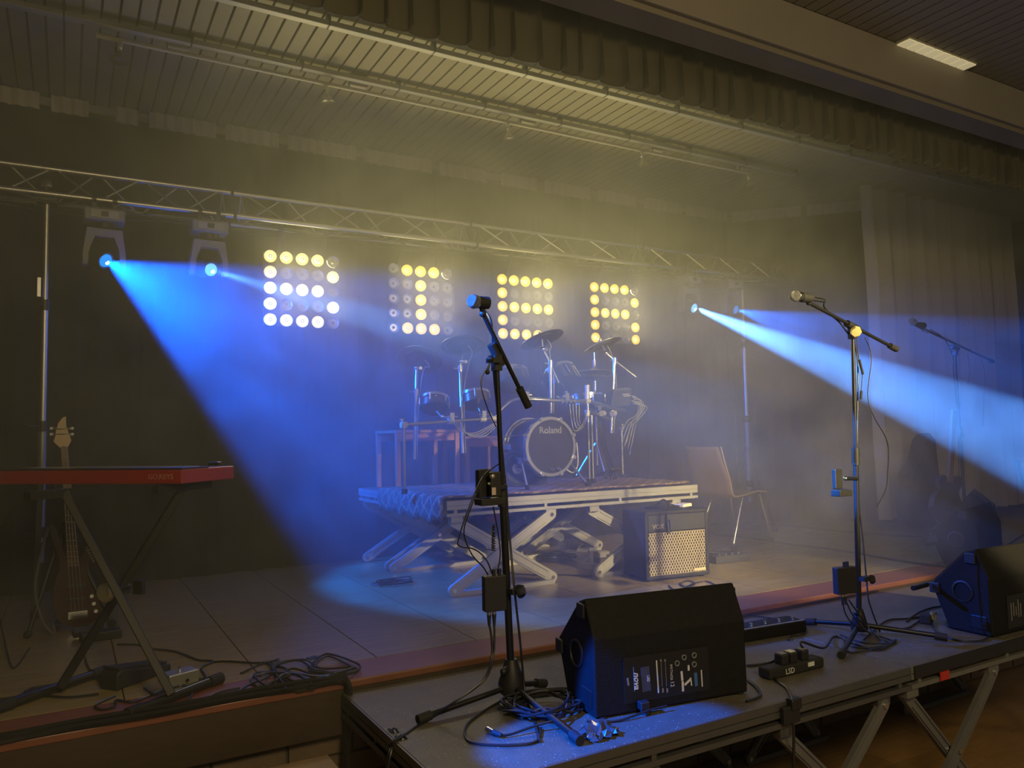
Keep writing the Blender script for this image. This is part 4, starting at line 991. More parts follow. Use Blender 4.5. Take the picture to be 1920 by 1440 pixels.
cable('body_pack_lead', [V(925, 950, y1-.06), V(934, 1000, y1-.05), V(938, 1040, y1-.04), V(932, 1075, y1-.035)], .0026, 'thin lead dropping straight from the holder tray to the box')
def ctrl_box(px0, py0, px1, py1, y, lab, nc=2):
    a, b = V(px0, py0, y), V(px1, py1, y); c = (a+b)/2
    t = thing('monitor_box', tuple(c), lab, 'control box')
    MB().box(c, (abs(b.x-a.x), .035, abs(a.z-b.z)), Rz(-.15)).build('case', PLASTIC, t, 0, .003)
    for i in range(2): MB().tube([c+Vector((.0+.022*i, 0, abs(a.z-b.z)/2)), c+Vector((.0+.022*i, 0, abs(a.z-b.z)/2+.022))], .007, 12).build('knob', PLASTIC, t)
    for i in range(nc):
        q = c+Vector((-.022+.02*i, 0, -abs(a.z-b.z)/2)); g_ = MB().tube([q, q-Vector((0, 0, .014))], .0075, 12).build('plug_ring', ALU, t)
        MB().tube([q-Vector((0, 0, .012)), q-Vector((0, 0, .05))], .0085, 12, r2=.005).build('plug_boot', RUBBER, g_)
    return c, abs(a.z-b.z)/2
c, h_ = ctrl_box(907, 1081, 946, 1142, y1-.045, 'black knob box strapped to the nearest stand pole, two plugs below')
for i in range(2):
    cable('monitor_lead', [c+Vector((-.022+.02*i, 0, -h_-.045)), V(922+5*i, 1200, y1-.05), V(921+3*i, 1235, y1-.06), V(905+3*i, 1275, y1-.10), U(850+2*i, 1318-2*i, AZ, .03), U(800, 1352-3*i, AZ, ZD1+.006), U(745+3*i, 1385, AZ, ZD1+.005), U(733+2*i, 1392, AZ, ZD1+.004)], .004, ['outer', 'inner'][i]+' of two black leads swinging from the knob box to the deck edge')
o = MB().box(V(968, 1108, y1-.03), (.05, .03, .02)).lathe([(.024, -.012), (.026, .0), (.02, .014), (.001, .015)], 7, along(V(976, 1108, y1-.045), (.6, -.6, .3))).build('clamp_knob', PLASTIC, None, 30); tag(o, 'big black clamp knob on the nearest stand pole', 'knob')
cable('cable_pile', loops(U(1018, 1335, AZ, ZD1), .125, .10, 9, .0042, 21, .035), .0042, 'pile of coiled black cable at the feet of the nearest stand', n=6, k=4)
cable('loose_cable', floor_pts([(950, 1308), (905, 1335), (875, 1360), (875, 1385), (900, 1395), (960, 1397), (1005, 1390), (1014, 1365)], ZD1+.005), .0042, 'single loop of black cable lying left of the cable pile')
t = thing('cable_plug', tuple(U(925, 1372, AZ, ZD1+.01)), 'cable with a silver plug end lying by the cable pile', 'cable')
MB().tube([U(914, 1367, AZ, ZD1+.011), U(925, 1373, AZ, ZD1+.011)], .0095, 12).build('metal_shell', CHROME, t); MB().tube([U(925, 1373, AZ, ZD1+.011), U(941, 1379, AZ, ZD1+.011)], .010, 12, r2=.006).build('boot', RUBBER, t)
MB().tube(curve_pts([U(940, 1379, AZ, ZD1+.01), U(960, 1376, AZ, ZD1+.01), U(1000, 1362, AZ, ZD1+.02), U(1040, 1350, AZ, ZD1+.03), U(1058, 1335, AZ, ZD1+.03)]), .0042, 6).build('cord', CABLE, t)
TAPE = mat('black_gaffer', (.016, .016, .018), .32)
for i, (a, b, lb) in enumerate(((( 735, 1376), (752, 1373), 'upper black tape patch holding leads at the deck edge'), ((748, 1390), (768, 1385), 'lower black tape patch holding leads at the deck edge'))):
    p, q = U(*a, AZ, ZD1), U(*b, AZ, ZD1); rows = [[p.lerp(q, k/6)+Vector((.0, .02*j, .003+.003*math.sin(k*2+j*3))) for k in range(7)] for j in range(3)]
    tag(MB().grid(rows).build('tape_patch', TAPE, None, 0), lb, 'tape')
rnd = random.Random(8); p = U(1122, 1378, AZ, ZD1); rows = []
for j in range(8): rows.append([p+Vector(((i-4)*.014+rnd.uniform(-.01, .01), (j-4)*.012+rnd.uniform(-.01, .01), .004+rnd.uniform(0, .045)*(1-((i-4)**2+(j-4)**2)/34))) for i in range(9)])
tag(MB().grid(rows).build('crumpled_tape', mat('shiny_tape', (.1, .1, .1), .22, .4), None, 0), 'crumpled ball of shiny black tape by the corner of the printed wedge', 'tape')
# second stand
b2 = Vector((3.222, 2.387, ZD1)); y2 = 2.37; pv2 = V(1598, 612, y2)
tripod('mic_stand', b2, pv2-Vector((0, 0, .05)), [U(1512, 1167, AZ, ZD1+.012), U(1776, 1197, AZ, ZD1+.012), U(1577, 1231, AZ, ZD1+.012)], ZD1, 'slim black mic stand between the two wedges, one leg shining gold', .60, 'slim', .0125, .009)
boom('mic_boom', V(1517, 568, y2-.02), V(1681, 655, y2+.02), pv2, 'boom arm with a pale pivot knob between the two wedges', .06, (-.03, -.04, -.03))
m_, e_ = mic(V(1497, 556, y2-.03), (-1, .05, .06), 'microphone with golden highlights on the second boom arm', .125)
micclip(V(1510, 558, y2-.028), V(1516, 567, y2-.02), 'clip below the golden highlighted microphone')
cable('mic_cable', [e_, V(1545, 575, y2-.02), V(1558, 590, y2), V(1580, 612, y2+.01), V(1606, 660, y2+.02), V(1608, 760, y2+.02), V(1607, 900, y2+.02), V(1618, 1010, y2+.02), V(1625, 1090, y2+.01), V(1630, 1130, y2), U(1650, 1185, AZ, ZD1+.005)], .004, 'black mic cable wound down the second stand')
cable('thin_lead', [V(1622, 633, y2+.02), V(1634, 670, y2+.02), V(1627, 740, y2+.02), V(1638, 780, y2), V(1664, 830, y2), V(1664, 890, y2), V(1660, 920, y2), V(1644, 950, y2)], .0024, 'thin dark lead swinging wide right of the second stand')
t = thing('coiled_lead', tuple(V(1612, 690, y2)), 'short coiled lead hanging from the second boom arm', 'cable')
MB().tube([V(1606, 625, y2), V(1610, 673, y2)], .0022, 6).build('upper_wire', CABLE, t); MB().tube([V(1611, 674, y2), V(1618, 702, y2)], .006, 10).build('coil', RUBBER, t)
MB().tube([V(1617, 702, y2), V(1615, 733, y2)], .0022, 6).build('lower_wire', CABLE, t); MB().tube([V(1615, 733, y2), V(1614, 748, y2)], .006, 10).build('jack', RUBBER, t)
c, h_ = ctrl_box(1568, 1065, 1600, 1110, y2-.03, 'black knob box strapped to the second stand pole above its feet')
for i in range(3):
    cable('monitor_lead', [c+Vector((-.02+.02*i, 0, -h_-.03)), V(1585+12*i, 1150, y2-.03), V(1602+14*i, 1172+3*i, y2-.04), U(1640+10*i, 1190+8*i, AZ, ZD1+.006), U(1680-8*i, 1205+3*i, AZ, ZD1+.006), U(1620-14*i, 1205+9*i, AZ, ZD1+.006), U(1575+4*i, 1190+5*i, AZ, ZD1+.006)], .0035, ['first', 'second', 'third'][i]+' black lead looping from the knob box around the second stand feet')
t = thing('accessory_holder', tuple(V(1578, 925, y2-.03)), 'dark holder with a body pack clamped half way up the second stand', 'holder')
MB().box(V(1578, 924, y2-.03), (.085, .05, .03)).build('tray', PLASTIC, t, 0, .003); MB().box(V(1570, 898, y2-.03), (.05, .02, .09)).build('pack', PLASTIC, t, 0, .004)
MB().tube([V(1585, 897, y2-.03), V(1606, 897, y2)], .010, 10).build('pole_clamp', STEEL, t); MB().ball(V(1585, 897, y2-.045), .011, 10).build('metal_button', CHROME, t)
o = MB().box(V(1622, 1085, y2-.01), (.05, .03, .02)).lathe([(.02, -.01), (.022, .0), (.016, .012), (.001, .013)], 7, along(V(1635, 1086, y2-.02), (.7, -.6, .1))).build('clamp_knob', PLASTIC, None, 30); tag(o, 'black clamp knob on the second stand pole', 'knob')
# third stand
y3 = 3.45; pv3 = V(1790, 652, y3); f3 = U(1806, 1085, AZ, 0)
b3 = Vector((pv3.x+.02, y3, 0))
tripod('mic_stand', b3, pv3-Vector((0, 0, .05)), [b3+Vector((.30, .08, .012)), b3+Vector((-.22, .2, .012)), b3+Vector((-.05, -.32, .012))], 0, 'thin mic stand standing in the pale beam in front of the beige curtain', .60, 'slim', .012, .009)
boom('mic_boom', V(1722, 612, y3-.02), V(1862, 678, y3+.02), pv3, 'boom arm in front of the beige curtain', .07)
mic(V(1714, 605, y3-.02), (-1, .05, .42), 'dark microphone on the boom arm before the beige curtain', .13)
micclip(V(1728, 610, y3-.02), V(1732, 618, y3-.02), 'clip under the dark microphone before the curtain')
cable('mic_cable', [V(1745, 618, y3), V(1770, 635, y3+.02), V(1786, 668, y3+.02), V(1788, 700, y3+.02), V(1795, 780, y3+.02), V(1798, 900, y3+.03), Vector((b3.x+.05, y3+.1, .006))], .0035, 'mic cable down the stand before the curtain')
cable('thin_lead', [V(1840, 672, y3), V(1846, 700, y3), V(1845, 740, y3), V(1843, 800, y3)], .002, 'thin lead hanging from the boom arm before the curtain')
cable('thin_lead', [V(1814, 664, y3), V(1818, 690, y3), V(1815, 720, y3)], .002, 'short lead end hanging beside the pivot before the curtain')
# ------------------------------------------------------------------ keyboard on its stand
kr = U(340, 881, AZ, .815); kd = Vector((-.80, .60, 0)); kx = -kd          # from the near corner towards the frame edge
kx = Vector((.71, -.704, 0)); ky = Vector((.704, .71, 0))
KL, KD, KH = 1.05, .33, .053
t = thing('keyboard', tuple(kr-kx*KL/2+ky*KD/2-Vector((0, 0, KH))), 'red stage keyboard on a black crossed stand', 'keyboard')
kc = kr - kx*KL/2 + ky*KD/2; Rk = Matrix((kx, ky, Vector((0, 0, 1)))).transposed()
RED = mat('keyboard_red', (.27, .018, .016), .4)
MB().box(kc-Vector((0, 0, KH/2)), (KL, KD, KH), Rk).build('body', RED, t, 0, .004)
MB().box(kc-ky*.075+Vector((0, 0, .002)), (KL-.01, KD-.17, .008), Rk).build('top_plate', mat('keyboard_top', (.02, .008, .008), .3), t, 0)
kq = 0
for i in range(32):
    MB().box(kc+kx*(-KL/2+.045+i*.0272)+ky*.075+Vector((0, 0, -.002)), (.025, .13, .008), Rk).build('white_key', WHITEPL, t, 0)
MB().box(kr+ky*(KD-.06)-kx*.05+Vector((0, 0, .012)), (.05, .03, .016), Rk).build('knob', STEEL, t, 0, .004)
lo_ = U(296, 895, AY, 3.0); q = kr-kx*.088-Vector((0, 0, .0275))
words('lettering', 'GO:KEYS', .0285, frame(kr-kx*.092-Vector((0, 0, KH*.5))-ky*.0012, kx, (0, 0, 1)), mat('keyboard_print', (.40, .16, .14), .4), t, .0002)
zk = kr.z-KH
t = thing('keyboard_stand', (.15, 3.3, 0), 'black crossed keyboard stand with a round silver joint', 'stand')
fA, fB = (U(250, 1335, AZ, .018)+U(410, 1273, AZ, .018))/2, (U(0, 1326, AZ, .018)+U(195, 1258, AZ, .018))/2
fl_ = [(U(238, 1340, AZ, .018), U(414, 1271, AZ, .018)), (U(-10, 1330, AZ, .018), U(197, 1257, AZ, .018))]
piv = U(218, 1106, AY, 3.28)
upA = U(128, 935, AY, 3.32); upB = U(338, 925, AY, 3.30)
upA.z = upB.z = zk-.02
for (up_, ft, lb) in ((upA, U(322, 1303, AZ, .03), 'A'), (upB, U(113, 1288, AZ, .03), 'B')):
    off = ky*(-.018 if lb == 'A' else .018)
    l = MB().bar(up_+off, ft, .028, .040, up=(0, 1, 0)).build('leg', STEEL, t, 0, .003)
    MB().bar(up_+off-ky*.16, up_+off+ky*.16, .03, .03).build('support_arm', RUBBER, l, 0)
fr_ = frame(upA.lerp(piv, .62)-ky*.0375, (piv-upA), ky.cross(piv-upA))
for i in range(6): MB().box((0, 0, 0), (.006, .012 if i else .003, .001)).build('worn_print', WHITEPRINT, t, 0).matrix_basis = wm(t).inverted() @ fr_ @ Matrix.Translation((-.028+.011*i, 0, 0))
for a, b in fl_:
    br = MB().tube([a, b], .018, 14).build('foot_bar', mat('foot_bar_gloss', (.03, .03, .03), .2, .4), t)
    for p, q in ((a, b), (b, a)): MB().tube([p, p.lerp(q, .14)], .022, 14).build('rubber_cap', RUBBER, br)
MB().lathe([(.034, 0), (.036, .012), (.03, .02), (.022, .022), (.001, .021)], 24, along(piv-ky*.045, -ky)).build('joint_disc', mat('joint_satin', (.5, .48, .38), .35, .8), t)
MB().tube([piv-ky*.045, piv+ky*.06], .014, 12).box(piv+ky*.06+kx*.05, (.04, .02, .05), Rk).build('joint_lever', STEEL, t)

# ------------------------------------------------------------------ bass guitar on a stand
gy = 4.45
t = thing('bass_guitar', tuple(V(140, 1160, gy)), 'dark red bass guitar with a pale headstock leaning on a stand behind the keyboard', 'guitar')
WOODP = mat('headstock_maple', (.50, .37, .22), .45); NECKW = mat('neck_wood', (.16, .085, .045), .5); BODYR = mat('bass_body', (.045, .008, .007), .28, coat=.4)
def G(px, py, dy=0): return V(px, py, gy+dy)
hs = [(117, 837), (127, 839), (134, 826), (128, 809), (124, 798), (124, 781), (118, 782), (109, 793), (105, 806), (104, 816), (100, 828), (107, 835), (113, 840)]
hp = [G(x, y) for x, y in hs]; N = len(hp)
MB().add(hp+[p+Vector((0, .014, 0)) for p in hp], [tuple(range(N)), tuple(reversed(range(N, 2*N)))]+[(i, (i+1) % N, N+(i+1) % N, N+i) for i in range(N)]).build('headstock', WOODP, t, 0, .002)
nk = [G(114, 838), G(127, 838), G(149, 1062), G(127, 1062)]
MB().add(nk+[p+Vector((0, .02, 0)) for p in nk], [(0, 1, 2, 3), (7, 6, 5, 4), (0, 4, 5, 1), (1, 5, 6, 2), (2, 6, 7, 3), (3, 7, 4, 0)]).build('neck', NECKW, t, 0)
for i in range(18):
    u = 1-.5**(i/14); a, b = nk[0].lerp(nk[3], u*1.75), nk[1].lerp(nk[2], u*1.75)
    if u*1.75 < 1: MB().tube([a-Vector((0, .001, 0)), b-Vector((0, .001, 0))], .0012, 5).build('fret', CHROME, t)
bo = [(122, 1040), (128, 1010), (138, 1035), (150, 1045), (166, 1010), (172, 1025), (166, 1060), (172, 1090), (190, 1120), (186, 1155), (165, 1172), (130, 1174), (106, 1160), (98, 1125), (104, 1085), (112, 1060), (100, 1020), (92, 985), (104, 990)]
bq = curve_pts([G(x, y, .006) for x, y in bo+bo[:1]], 4)[:-1]; N = len(bq)
MB().add(bq+[p+Vector((0, .04, 0)) for p in bq], [tuple(range(N)), tuple(reversed(range(N, 2*N)))]+[(i, (i+1) % N, N+(i+1) % N, N+i) for i in range(N)]).build('body', BODYR, t, 40, .004)
for i in range(4):
    MB().tube([G(115.5+3.4*i, 838, -.005), G(134+7.6*i, 1150, -.012)], .0011, 5).build('string', CHROME, t)
    s_ = -1 if i % 2 else 1
    MB().tube([G(112+3*i, 805+9*(i//2), -.001), G((98 if s_ < 0 else 134), 803+11*(i//2), .004)], .0035, 6).box(G((97 if s_ < 0 else 135), 803+11*(i//2), .006), (.016, .006, .012)).build('tuner', CHROME, t)
MB().box(G(146, 1153, -.002), (.085, .014, .036)).build('bridge', CHROME, t, 0, .002)
for y in (1100, 1125): MB().box(G(143, y, .002), (.085, .012, .02)).build('pickup', PLASTIC, t, 0, .002)
for x, y in ((172, 1118), (176, 1132), (180, 1146)): MB().tube([G(x, y, .004), G(x, y, -.014)], .009, 12).build('control_knob', CHROME, t)
MB().tube(curve_pts([G(90, 988), G(72, 1060, -.02), G(66, 1110, -.03), G(80, 1165, -.04), G(102, 1190, -.06), G(100, 1172, -.02)]), .006, 6).build('strap', mat('strap_grey', (.12, .11, .095), .7), t)
gb = G(125, 1174, .06)
t = thing('guitar_stand', (gb.x, gb.y, 0), 'black folding stand under the dark red bass guitar', 'stand')
for (a, b) in ((G(120, 980, .07), Vector((gb.x-.16, gb.y-.12, .012))), (G(120, 980, .07), Vector((gb.x+.2, gb.y-.1, .012))), (G(120, 980, .07), Vector((gb.x, gb.y+.28, .012)))):
    l = MB().tube([a, b], .010, 10).build('leg', STEEL, t); MB().ball(b+Vector((0, 0, .008)), .02, 10).build('rubber_foot', RUBBER, l)
for x in (108, 165):
    MB().tube([G(x, 1165, .07), G(x, 1180, .0), G(x, 1172, -.03)], .010, 8).build('cradle_arm', RUBBER, t)
# things on the lino under the keyboard
p = U(215, 1290, AZ, 0)
t = thing('volume_pedal', tuple(p), 'black foot pedal between the feet of the keyboard stand', 'pedal')
q = U(275, 1268, AZ, 0); d = (q-p).normalized(); s_ = Vector((-d.y, d.x, 0))
prf = [(0, 0), (.26, 0), (.26, .03), (.02, .075), (0, .06)]
MB().prism(prf, -.045, .045, lambda u, v, w_: p - d*.03 + d*u + Vector((0, 0, v+.001)) + s_*w_).build('housing', PLASTIC, t, 0, .008)
MB().prism([(.01, .075), (.24, .037), (.24, .043), (.01, .082)], -.04, .04, lambda u, v, w_: p - d*.03 + d*u + Vector((0, 0, v+.001)) + s_*w_).build('treadle', RUBBER, t, 0)
p = U(338, 1284, AZ, 0)
t = thing('effect_pedal', tuple(p), 'small silver switch box behind the front foot bar of the keyboard stand', 'pedal')
MB().box(p+Vector((0, .02, .024)), (.115, .075, .046), Rz(.35)).build('case', mat('pedal_silver', (.42, .42, .40), .35, .7), t, 0, .003)
MB().tube([p+Vector((0, .02, .046)), p+Vector((0, .02, .062))], .006, 10).build('switch', CHROME, t); MB().tube([p+Vector((.02, -.03, .022)), p+Vector((.023, -.036, .022))], .006, 10).build('jack_socket', STEEL, t)
p = U(175, 1203, AZ, 0)
o = MB().box(p+Vector((.03, .03, .02)), (.17, .08, .04), Rz(.1)).box(p+Vector((-.02, .1, .03)), (.13, .08, .03), Rz(.1)).build('pedal_pair', PLASTIC, None, 0, .005); tag(o, 'low black pedal block on the lino below the bass guitar', 'pedal')
Z0 = .0055
cable('floor_cable', floor_pts([(220, 1208), (258, 1209), (285, 1216), (330, 1222), (370, 1237), (400, 1240), (378, 1252), (385, 1270), (360, 1274)], Z0), .0045, 'black cable running from the bass pedals towards the silver switch box')
cable('floor_cable', floor_pts([(400, 1241), (430, 1240), (480, 1243), (510, 1240), (522, 1236), (515, 1245), (500, 1243)], Z0), .0045, 'black cable leading towards the heap at the stage edge')
cable('floor_cable', floor_pts([(160, 1232), (165, 1250), (185, 1275), (195, 1285)], Z0), .004, 'short black cable entering the foot pedal')
cable('floor_cable', floor_pts([(-20, 1312), (30, 1306), (60, 1290), (95, 1285), (45, 1297), (80, 1303), (130, 1307), (185, 1301)], Z0+.004), .004, 'black cable over the rear foot bar of the keyboard stand')
cable('floor_cable', floor_pts([(215, 1305), (180, 1322), (190, 1330), (215, 1325), (218, 1313), (250, 1316), (290, 1300), (310, 1290)], Z0), .0045, 'black cable looped in front of the foot pedal')
cable('floor_cable', floor_pts([(270, 1290), (290, 1302), (308, 1295), (345, 1285), (360, 1300), (350, 1315), (380, 1312), (410, 1298), (450, 1290)], Z0+.006), .0045, 'black cable threading under the front foot bar')
cable('floor_cable', [U(0, 1160, AZ, .10), U(10, 1210, AZ, .03), U(22, 1250, AZ, .006), U(35, 1245, AZ, .006), U(55, 1215, AZ, .006)], .004, 'black cable hanging at the picture edge by the guitar stand')
hpl = [(452, 1262), (500, 1243), (520, 1268), (535, 1290), (500, 1295), (470, 1275), (500, 1262), (560, 1265), (590, 1290), (545, 1282), (510, 1250), (560, 1238), (590, 1258), (610, 1262), (590, 1250), (615, 1230), (660, 1250), (668, 1256), (640, 1264), (580, 1258), (620, 1262), (665, 1252), (600, 1268), (540, 1262), (505, 1286), (480, 1290), (520, 1275), (545, 1262), (520, 1250), (500, 1270), (470, 1282), (440, 1300), (410, 1310)]
cable('cable_heap', [U(x, y, AZ, Z0+.005*(i % 4)) for i, (x, y) in enumerate(hpl)], .0048, 'long heap of tangled black cable on the stage edge')
cable('cable_heap', [U(x+7*math.sin(i), y-4+5*math.cos(i*1.7), AZ, Z0+.006+.004*(i % 3)) for i, (x, y) in enumerate(hpl[3:26])], .0045, 'second strand woven through the tangled heap on the stage edge')
p = U(587, 1233, AZ, .0015); o = MB().box(p, (.045, .035, .003), Rz(.3)).build('floor_socket', STEEL, None, 0); tag(o, 'little square metal floor plate behind the cable heap', 'plate')
# bundled multicore taped along the stage edge
for i in range(3):
    P_ = [(-.5+.11*k, 2.945-.012*i+.006*math.sin(k*1.3+i), .012+.012*(i == 1)) for k in range(13)] + [(.91, 2.95-.02*i, .012), (.935, 2.93-.02*i, -.02), (.93, 2.925-.012*i, -.2), (.92, 2.92-.02*i, -.45), (.94, 2.9-.05*i, -.7)]
    cable('multicore', P_, .011, ['rear', 'top', 'front'][i]+' strand of the taped black multicore along the bare stage edge', m=mat('multicore_gloss', (.02, .02, .022), .18))
rows = [[Vector((x, 2.905+.02*j, .004+.026*math.sin(PI*j/4)+.004*math.sin(x*31+j*2))) for x in [.74+.022*k for k in range(10)]] for j in range(5)]
tag(MB().grid(rows).build('tape_wrap', TAPE, None, 0), 'glossy black tape wrapped over the multicore at the deck corner', 'tape')
# cables hanging under the deck side
for i in range(2):
    cable('hanging_cable', [V(735+3*i, 1388, 2.42), Vector((.90, 2.40-.01*i, -.10)), Vector((.89, 2.44, -.25)), Vector((.88, 2.5+.03*i, -.45)), Vector((.86, 2.6, -.74))], .005, ['first', 'second'][i]+' black cable hanging down the side of the nearest deck')

# ------------------------------------------------------------------ on the decks further along
a, b = U(1385, 1178, AZ, ZD1), U(1508, 1170, AZ, ZD1)
p, q = U(1398, 1205, AZ, ZD1), U(1510, 1186, AZ, ZD1); c = (p+q)/2
t = thing('pedal_board', tuple(c), 'long low black pedal strip behind the printed wedge', 'pedal')
an = math.atan2(q.y-p.y, q.x-p.x); Rp = Rz(an)
MB().box(c+Rp @ Vector((-.05, .06, .028)), ((q-p).length+.12, .12, .054), Rp).build('case', BOXBLACK, t, 0, .005)
for i in range(5): MB().tube([c+Rp @ Vector((-.20+.085*i, .035, .055)), c+Rp @ Vector((-.20+.085*i, .035, .072))], .008, 12).build('foot_switch', CHROME, t)
MB().box(c+Rp @ Vector((-.05, .012, .0555)), ((q-p).length+.1, .012, .003), Rp).build('front_trim', ALU, t, 0)
cable('pedal_lead', [U(x, y, AZ, ZD1+.006) for x, y in ((1385, 1148), (1420, 1155), (1490, 1166), (1510, 1175), (1512, 1185), (1500, 1190), (1485, 1192), (1478, 1200))], .004, 'black lead curling around the end of the pedal strip')
p = U(1497, 1268, AZ, ZD1); q0, q1 = U(1444, 1277, AZ, ZD1), U(1546, 1252, AZ, ZD1); an = math.atan2(q1.y-q0.y, q1.x-q0.x); Rp = Rz(an); c = (q0+q1)/2
t = thing('power_strip', tuple(c), 'black power strip with plugs and hand lettering near the deck edge', 'power strip')
MB().box(c+Rp @ Vector((0, .03, .022)), ((q1-q0).length, .062, .042), Rp).build('housing', RUBBER, t, 0, .008)
words('lettering', 'LSD', .030, frame(c+Rp @ Vector((-.045, -.002, .02)), Rp @ Vector((1, 0, 0)), (0, 0, 1)), WHITEPRINT, t)
MB().box(c+Rp @ Vector((.075, -.002, .028)), (.035, .003, .016), Rp).build('sticker', WHITEPRINT, t, 0)
for i, u in enumerate((-.055, -.005, .06)):
    pl = MB().box(c+Rp @ Vector((u, .03, .062)), (.04, .042, .042), Rp).build('plug', PLASTIC, t, 0, .006)
    MB().box(c+Rp @ Vector((u, .03, .083)), (.03, .03, .004), Rp).build('plug_label', WHITEPL if i == 1 else GREYPRINT, pl, 0)
pu = c+Rp @ Vector((.075, .03, .075))
cable('power_cable', [pu, pu+Vector((0, .01, .03)), U(1545, 1215, AZ, ZD1+.03), U(1566, 1193, AZ, ZD1+.006), U(1610, 1210, AZ, ZD1+.006), U(1650, 1218, AZ, ZD1+.006), U(1680, 1200, AZ, ZD1+.006)], .005, 'stiff black cable rising from the power strip to the second stand')
cable('power_cable', [c+Rp @ Vector((-.055, .03, .08)), U(1450, 1240, AZ, ZD1+.02), U(1425, 1246, AZ, ZD1+.006), U(1400, 1248, AZ, ZD1+.006)], .005, 'grey black cable from the power strip to the printed wedge')
cable('power_cable', [U(1402, 1275, AZ, ZD1+.006), U(1420, 1290, AZ, ZD1+.006), U(1425, 1305, AZ, ZD1+.006), U(1400, 1315, AZ, ZD1+.006)], .0055, 'black cable bowing out from the foot of the printed wedge')
e0 = U(1482, 1330, AY, 1.955)
cable('power_cable', [c+Rp @ Vector((-.09, .03, .02)), U(1455, 1275, AZ, ZD1+.006), U(1475, 1290, AZ, ZD1+.006), U(1486, 1312, AZ, ZD1+.008), Vector((e0.x, 1.955, ZD1-.02)), V(1488, 1370, 1.95), V(1488, 1440, 1.95), V(1490, 1480, 1.97)], .005, 'black cable dropping over the front of the deck through a clip')
o = MB().box(Vector((e0.x, 1.957, -.085)), (.085, .02, .06)).box(Vector((e0.x+.02, 1.955, -.05)), (.05, .03, .04)).build('edge_clip', PLASTIC, None, 0, .004); tag(o, 'black plate clip on the front rail of the nearest deck', 'clip')
for i, P_ in enumerate(([(1700, 1165), (1720, 1150), (1745, 1140), (1765, 1137)], [(1620, 1200), (1660, 1165), (1700, 1160), (1740, 1155), (1755, 1150)], [(1660, 1180), (1700, 1178), (1715, 1170), (1730, 1160)], [(1775, 1165), (1780, 1175), (1800, 1178), (1835, 1172), (1850, 1165)], [(1838, 1159), (1852, 1166), (1858, 1185), (1845, 1200), (1810, 1202), (1780, 1196), (1755, 1182), (1745, 1165)])):
    cable('deck_cable', floor_pts(P_, ZD1+.006), .0045, ['first', 'second', 'third', 'fourth', 'fifth'][i]+' black cable on the deck beside the second wedge, nearest stand first')
p = U(1745, 1170, AZ, ZD1); t = thing('plug_block', tuple(p), 'black plug block with a pale ring beside the second wedge', 'plug')
MB().box(p+Vector((0, .02, .025)), (.07, .05, .05), Rz(.4)).build('block', RUBBER, t, 0, .008); MB().lathe([(.022, 0), (.024, .008), (.014, .012), (.014, 0)], 16, along(p+Vector((.01, -.005, .035)), (.1, -1, .3)), True).build('ring', GREYPRINT, t)

# ------------------------------------------------------------------ clutter under the riser
cable('white_cable', [U(x, y, AZ, .006+.03*(i % 2)) for i, (x, y) in enumerate(((1060, 1042), (1085, 1052), (1100, 1050), (1105, 1035), (1095, 1020), (1080, 1032), (1072, 1045), (1090, 1055), (1120, 1058)))], .006, 'looped white cable under the riser', m=CABLEW)
cable('cable_coil', loops(U(1045, 1052, AZ, 0), .13, .09, 7, .005, 31, .03), .005, 'heap of black cable coiled under the riser beside the white cable', k=4)
cable('cable_coil', loops(U(738, 1096, AZ, 0), .12, .07, 4, .004, 32, .01), .004, 'flat coil of cable at the foot of the nearest riser leg', k=4)
for i, (x0, y0, x1, y1, lb) in enumerate(((950, 1061, 1012, 1050, 'long pale strip lying under the riser near the black cable heap'), (985, 1026, 1030, 1024, 'short pale strip deeper under the riser'), (1118, 1046, 1138, 1043, 'pale block under the riser next to the amp'))):
    p, q = U(x0, y0, AZ, 0), U(x1, y1, AZ, 0); an = math.atan2(q.y-p.y, q.x-p.x)
    o = MB().box((p+q)/2+Vector((0, 0, .021)), ((q-p).length, .06, .04), Rz(an)).box((p+q)/2+Vector((0, 0, .043)), ((q-p).length*.9, .03, .006), Rz(an)).build('power_strip', WHITEPL, None, 0, .004); tag(o, lb, 'power strip')
p = U(1148, 1055, AZ, 0); o = MB().box(p+Vector((0, 0, .03)), (.07, .05, .058), Rz(.3)).box(p+Vector((.02, 0, .065)), (.03, .03, .012), Rz(.3)).build('adapter', WHITEPL, None, 0, .006); tag(o, 'white cube adapter against the side of the amp', 'adapter')
cable('floor_cable', floor_pts([(870, 1040), (940, 1070), (1000, 1078), (1060, 1078), (1110, 1080), (1160, 1076)], .0055), .0048, 'thick black cable across the lino from the stand to the amp')
cable('floor_cable', floor_pts([(1340, 1003), (1400, 1008), (1480, 1020), (1560, 1030), (1640, 1043), (1720, 1056), (1775, 1062)], .009), .009, 'thick black cable crossing the lino behind the chair')
cable('floor_cable', floor_pts([(1440, 982), (1500, 988), (1580, 996), (1660, 1002), (1745, 1008)], .006), .006, 'thinner black cable further back behind the chair')

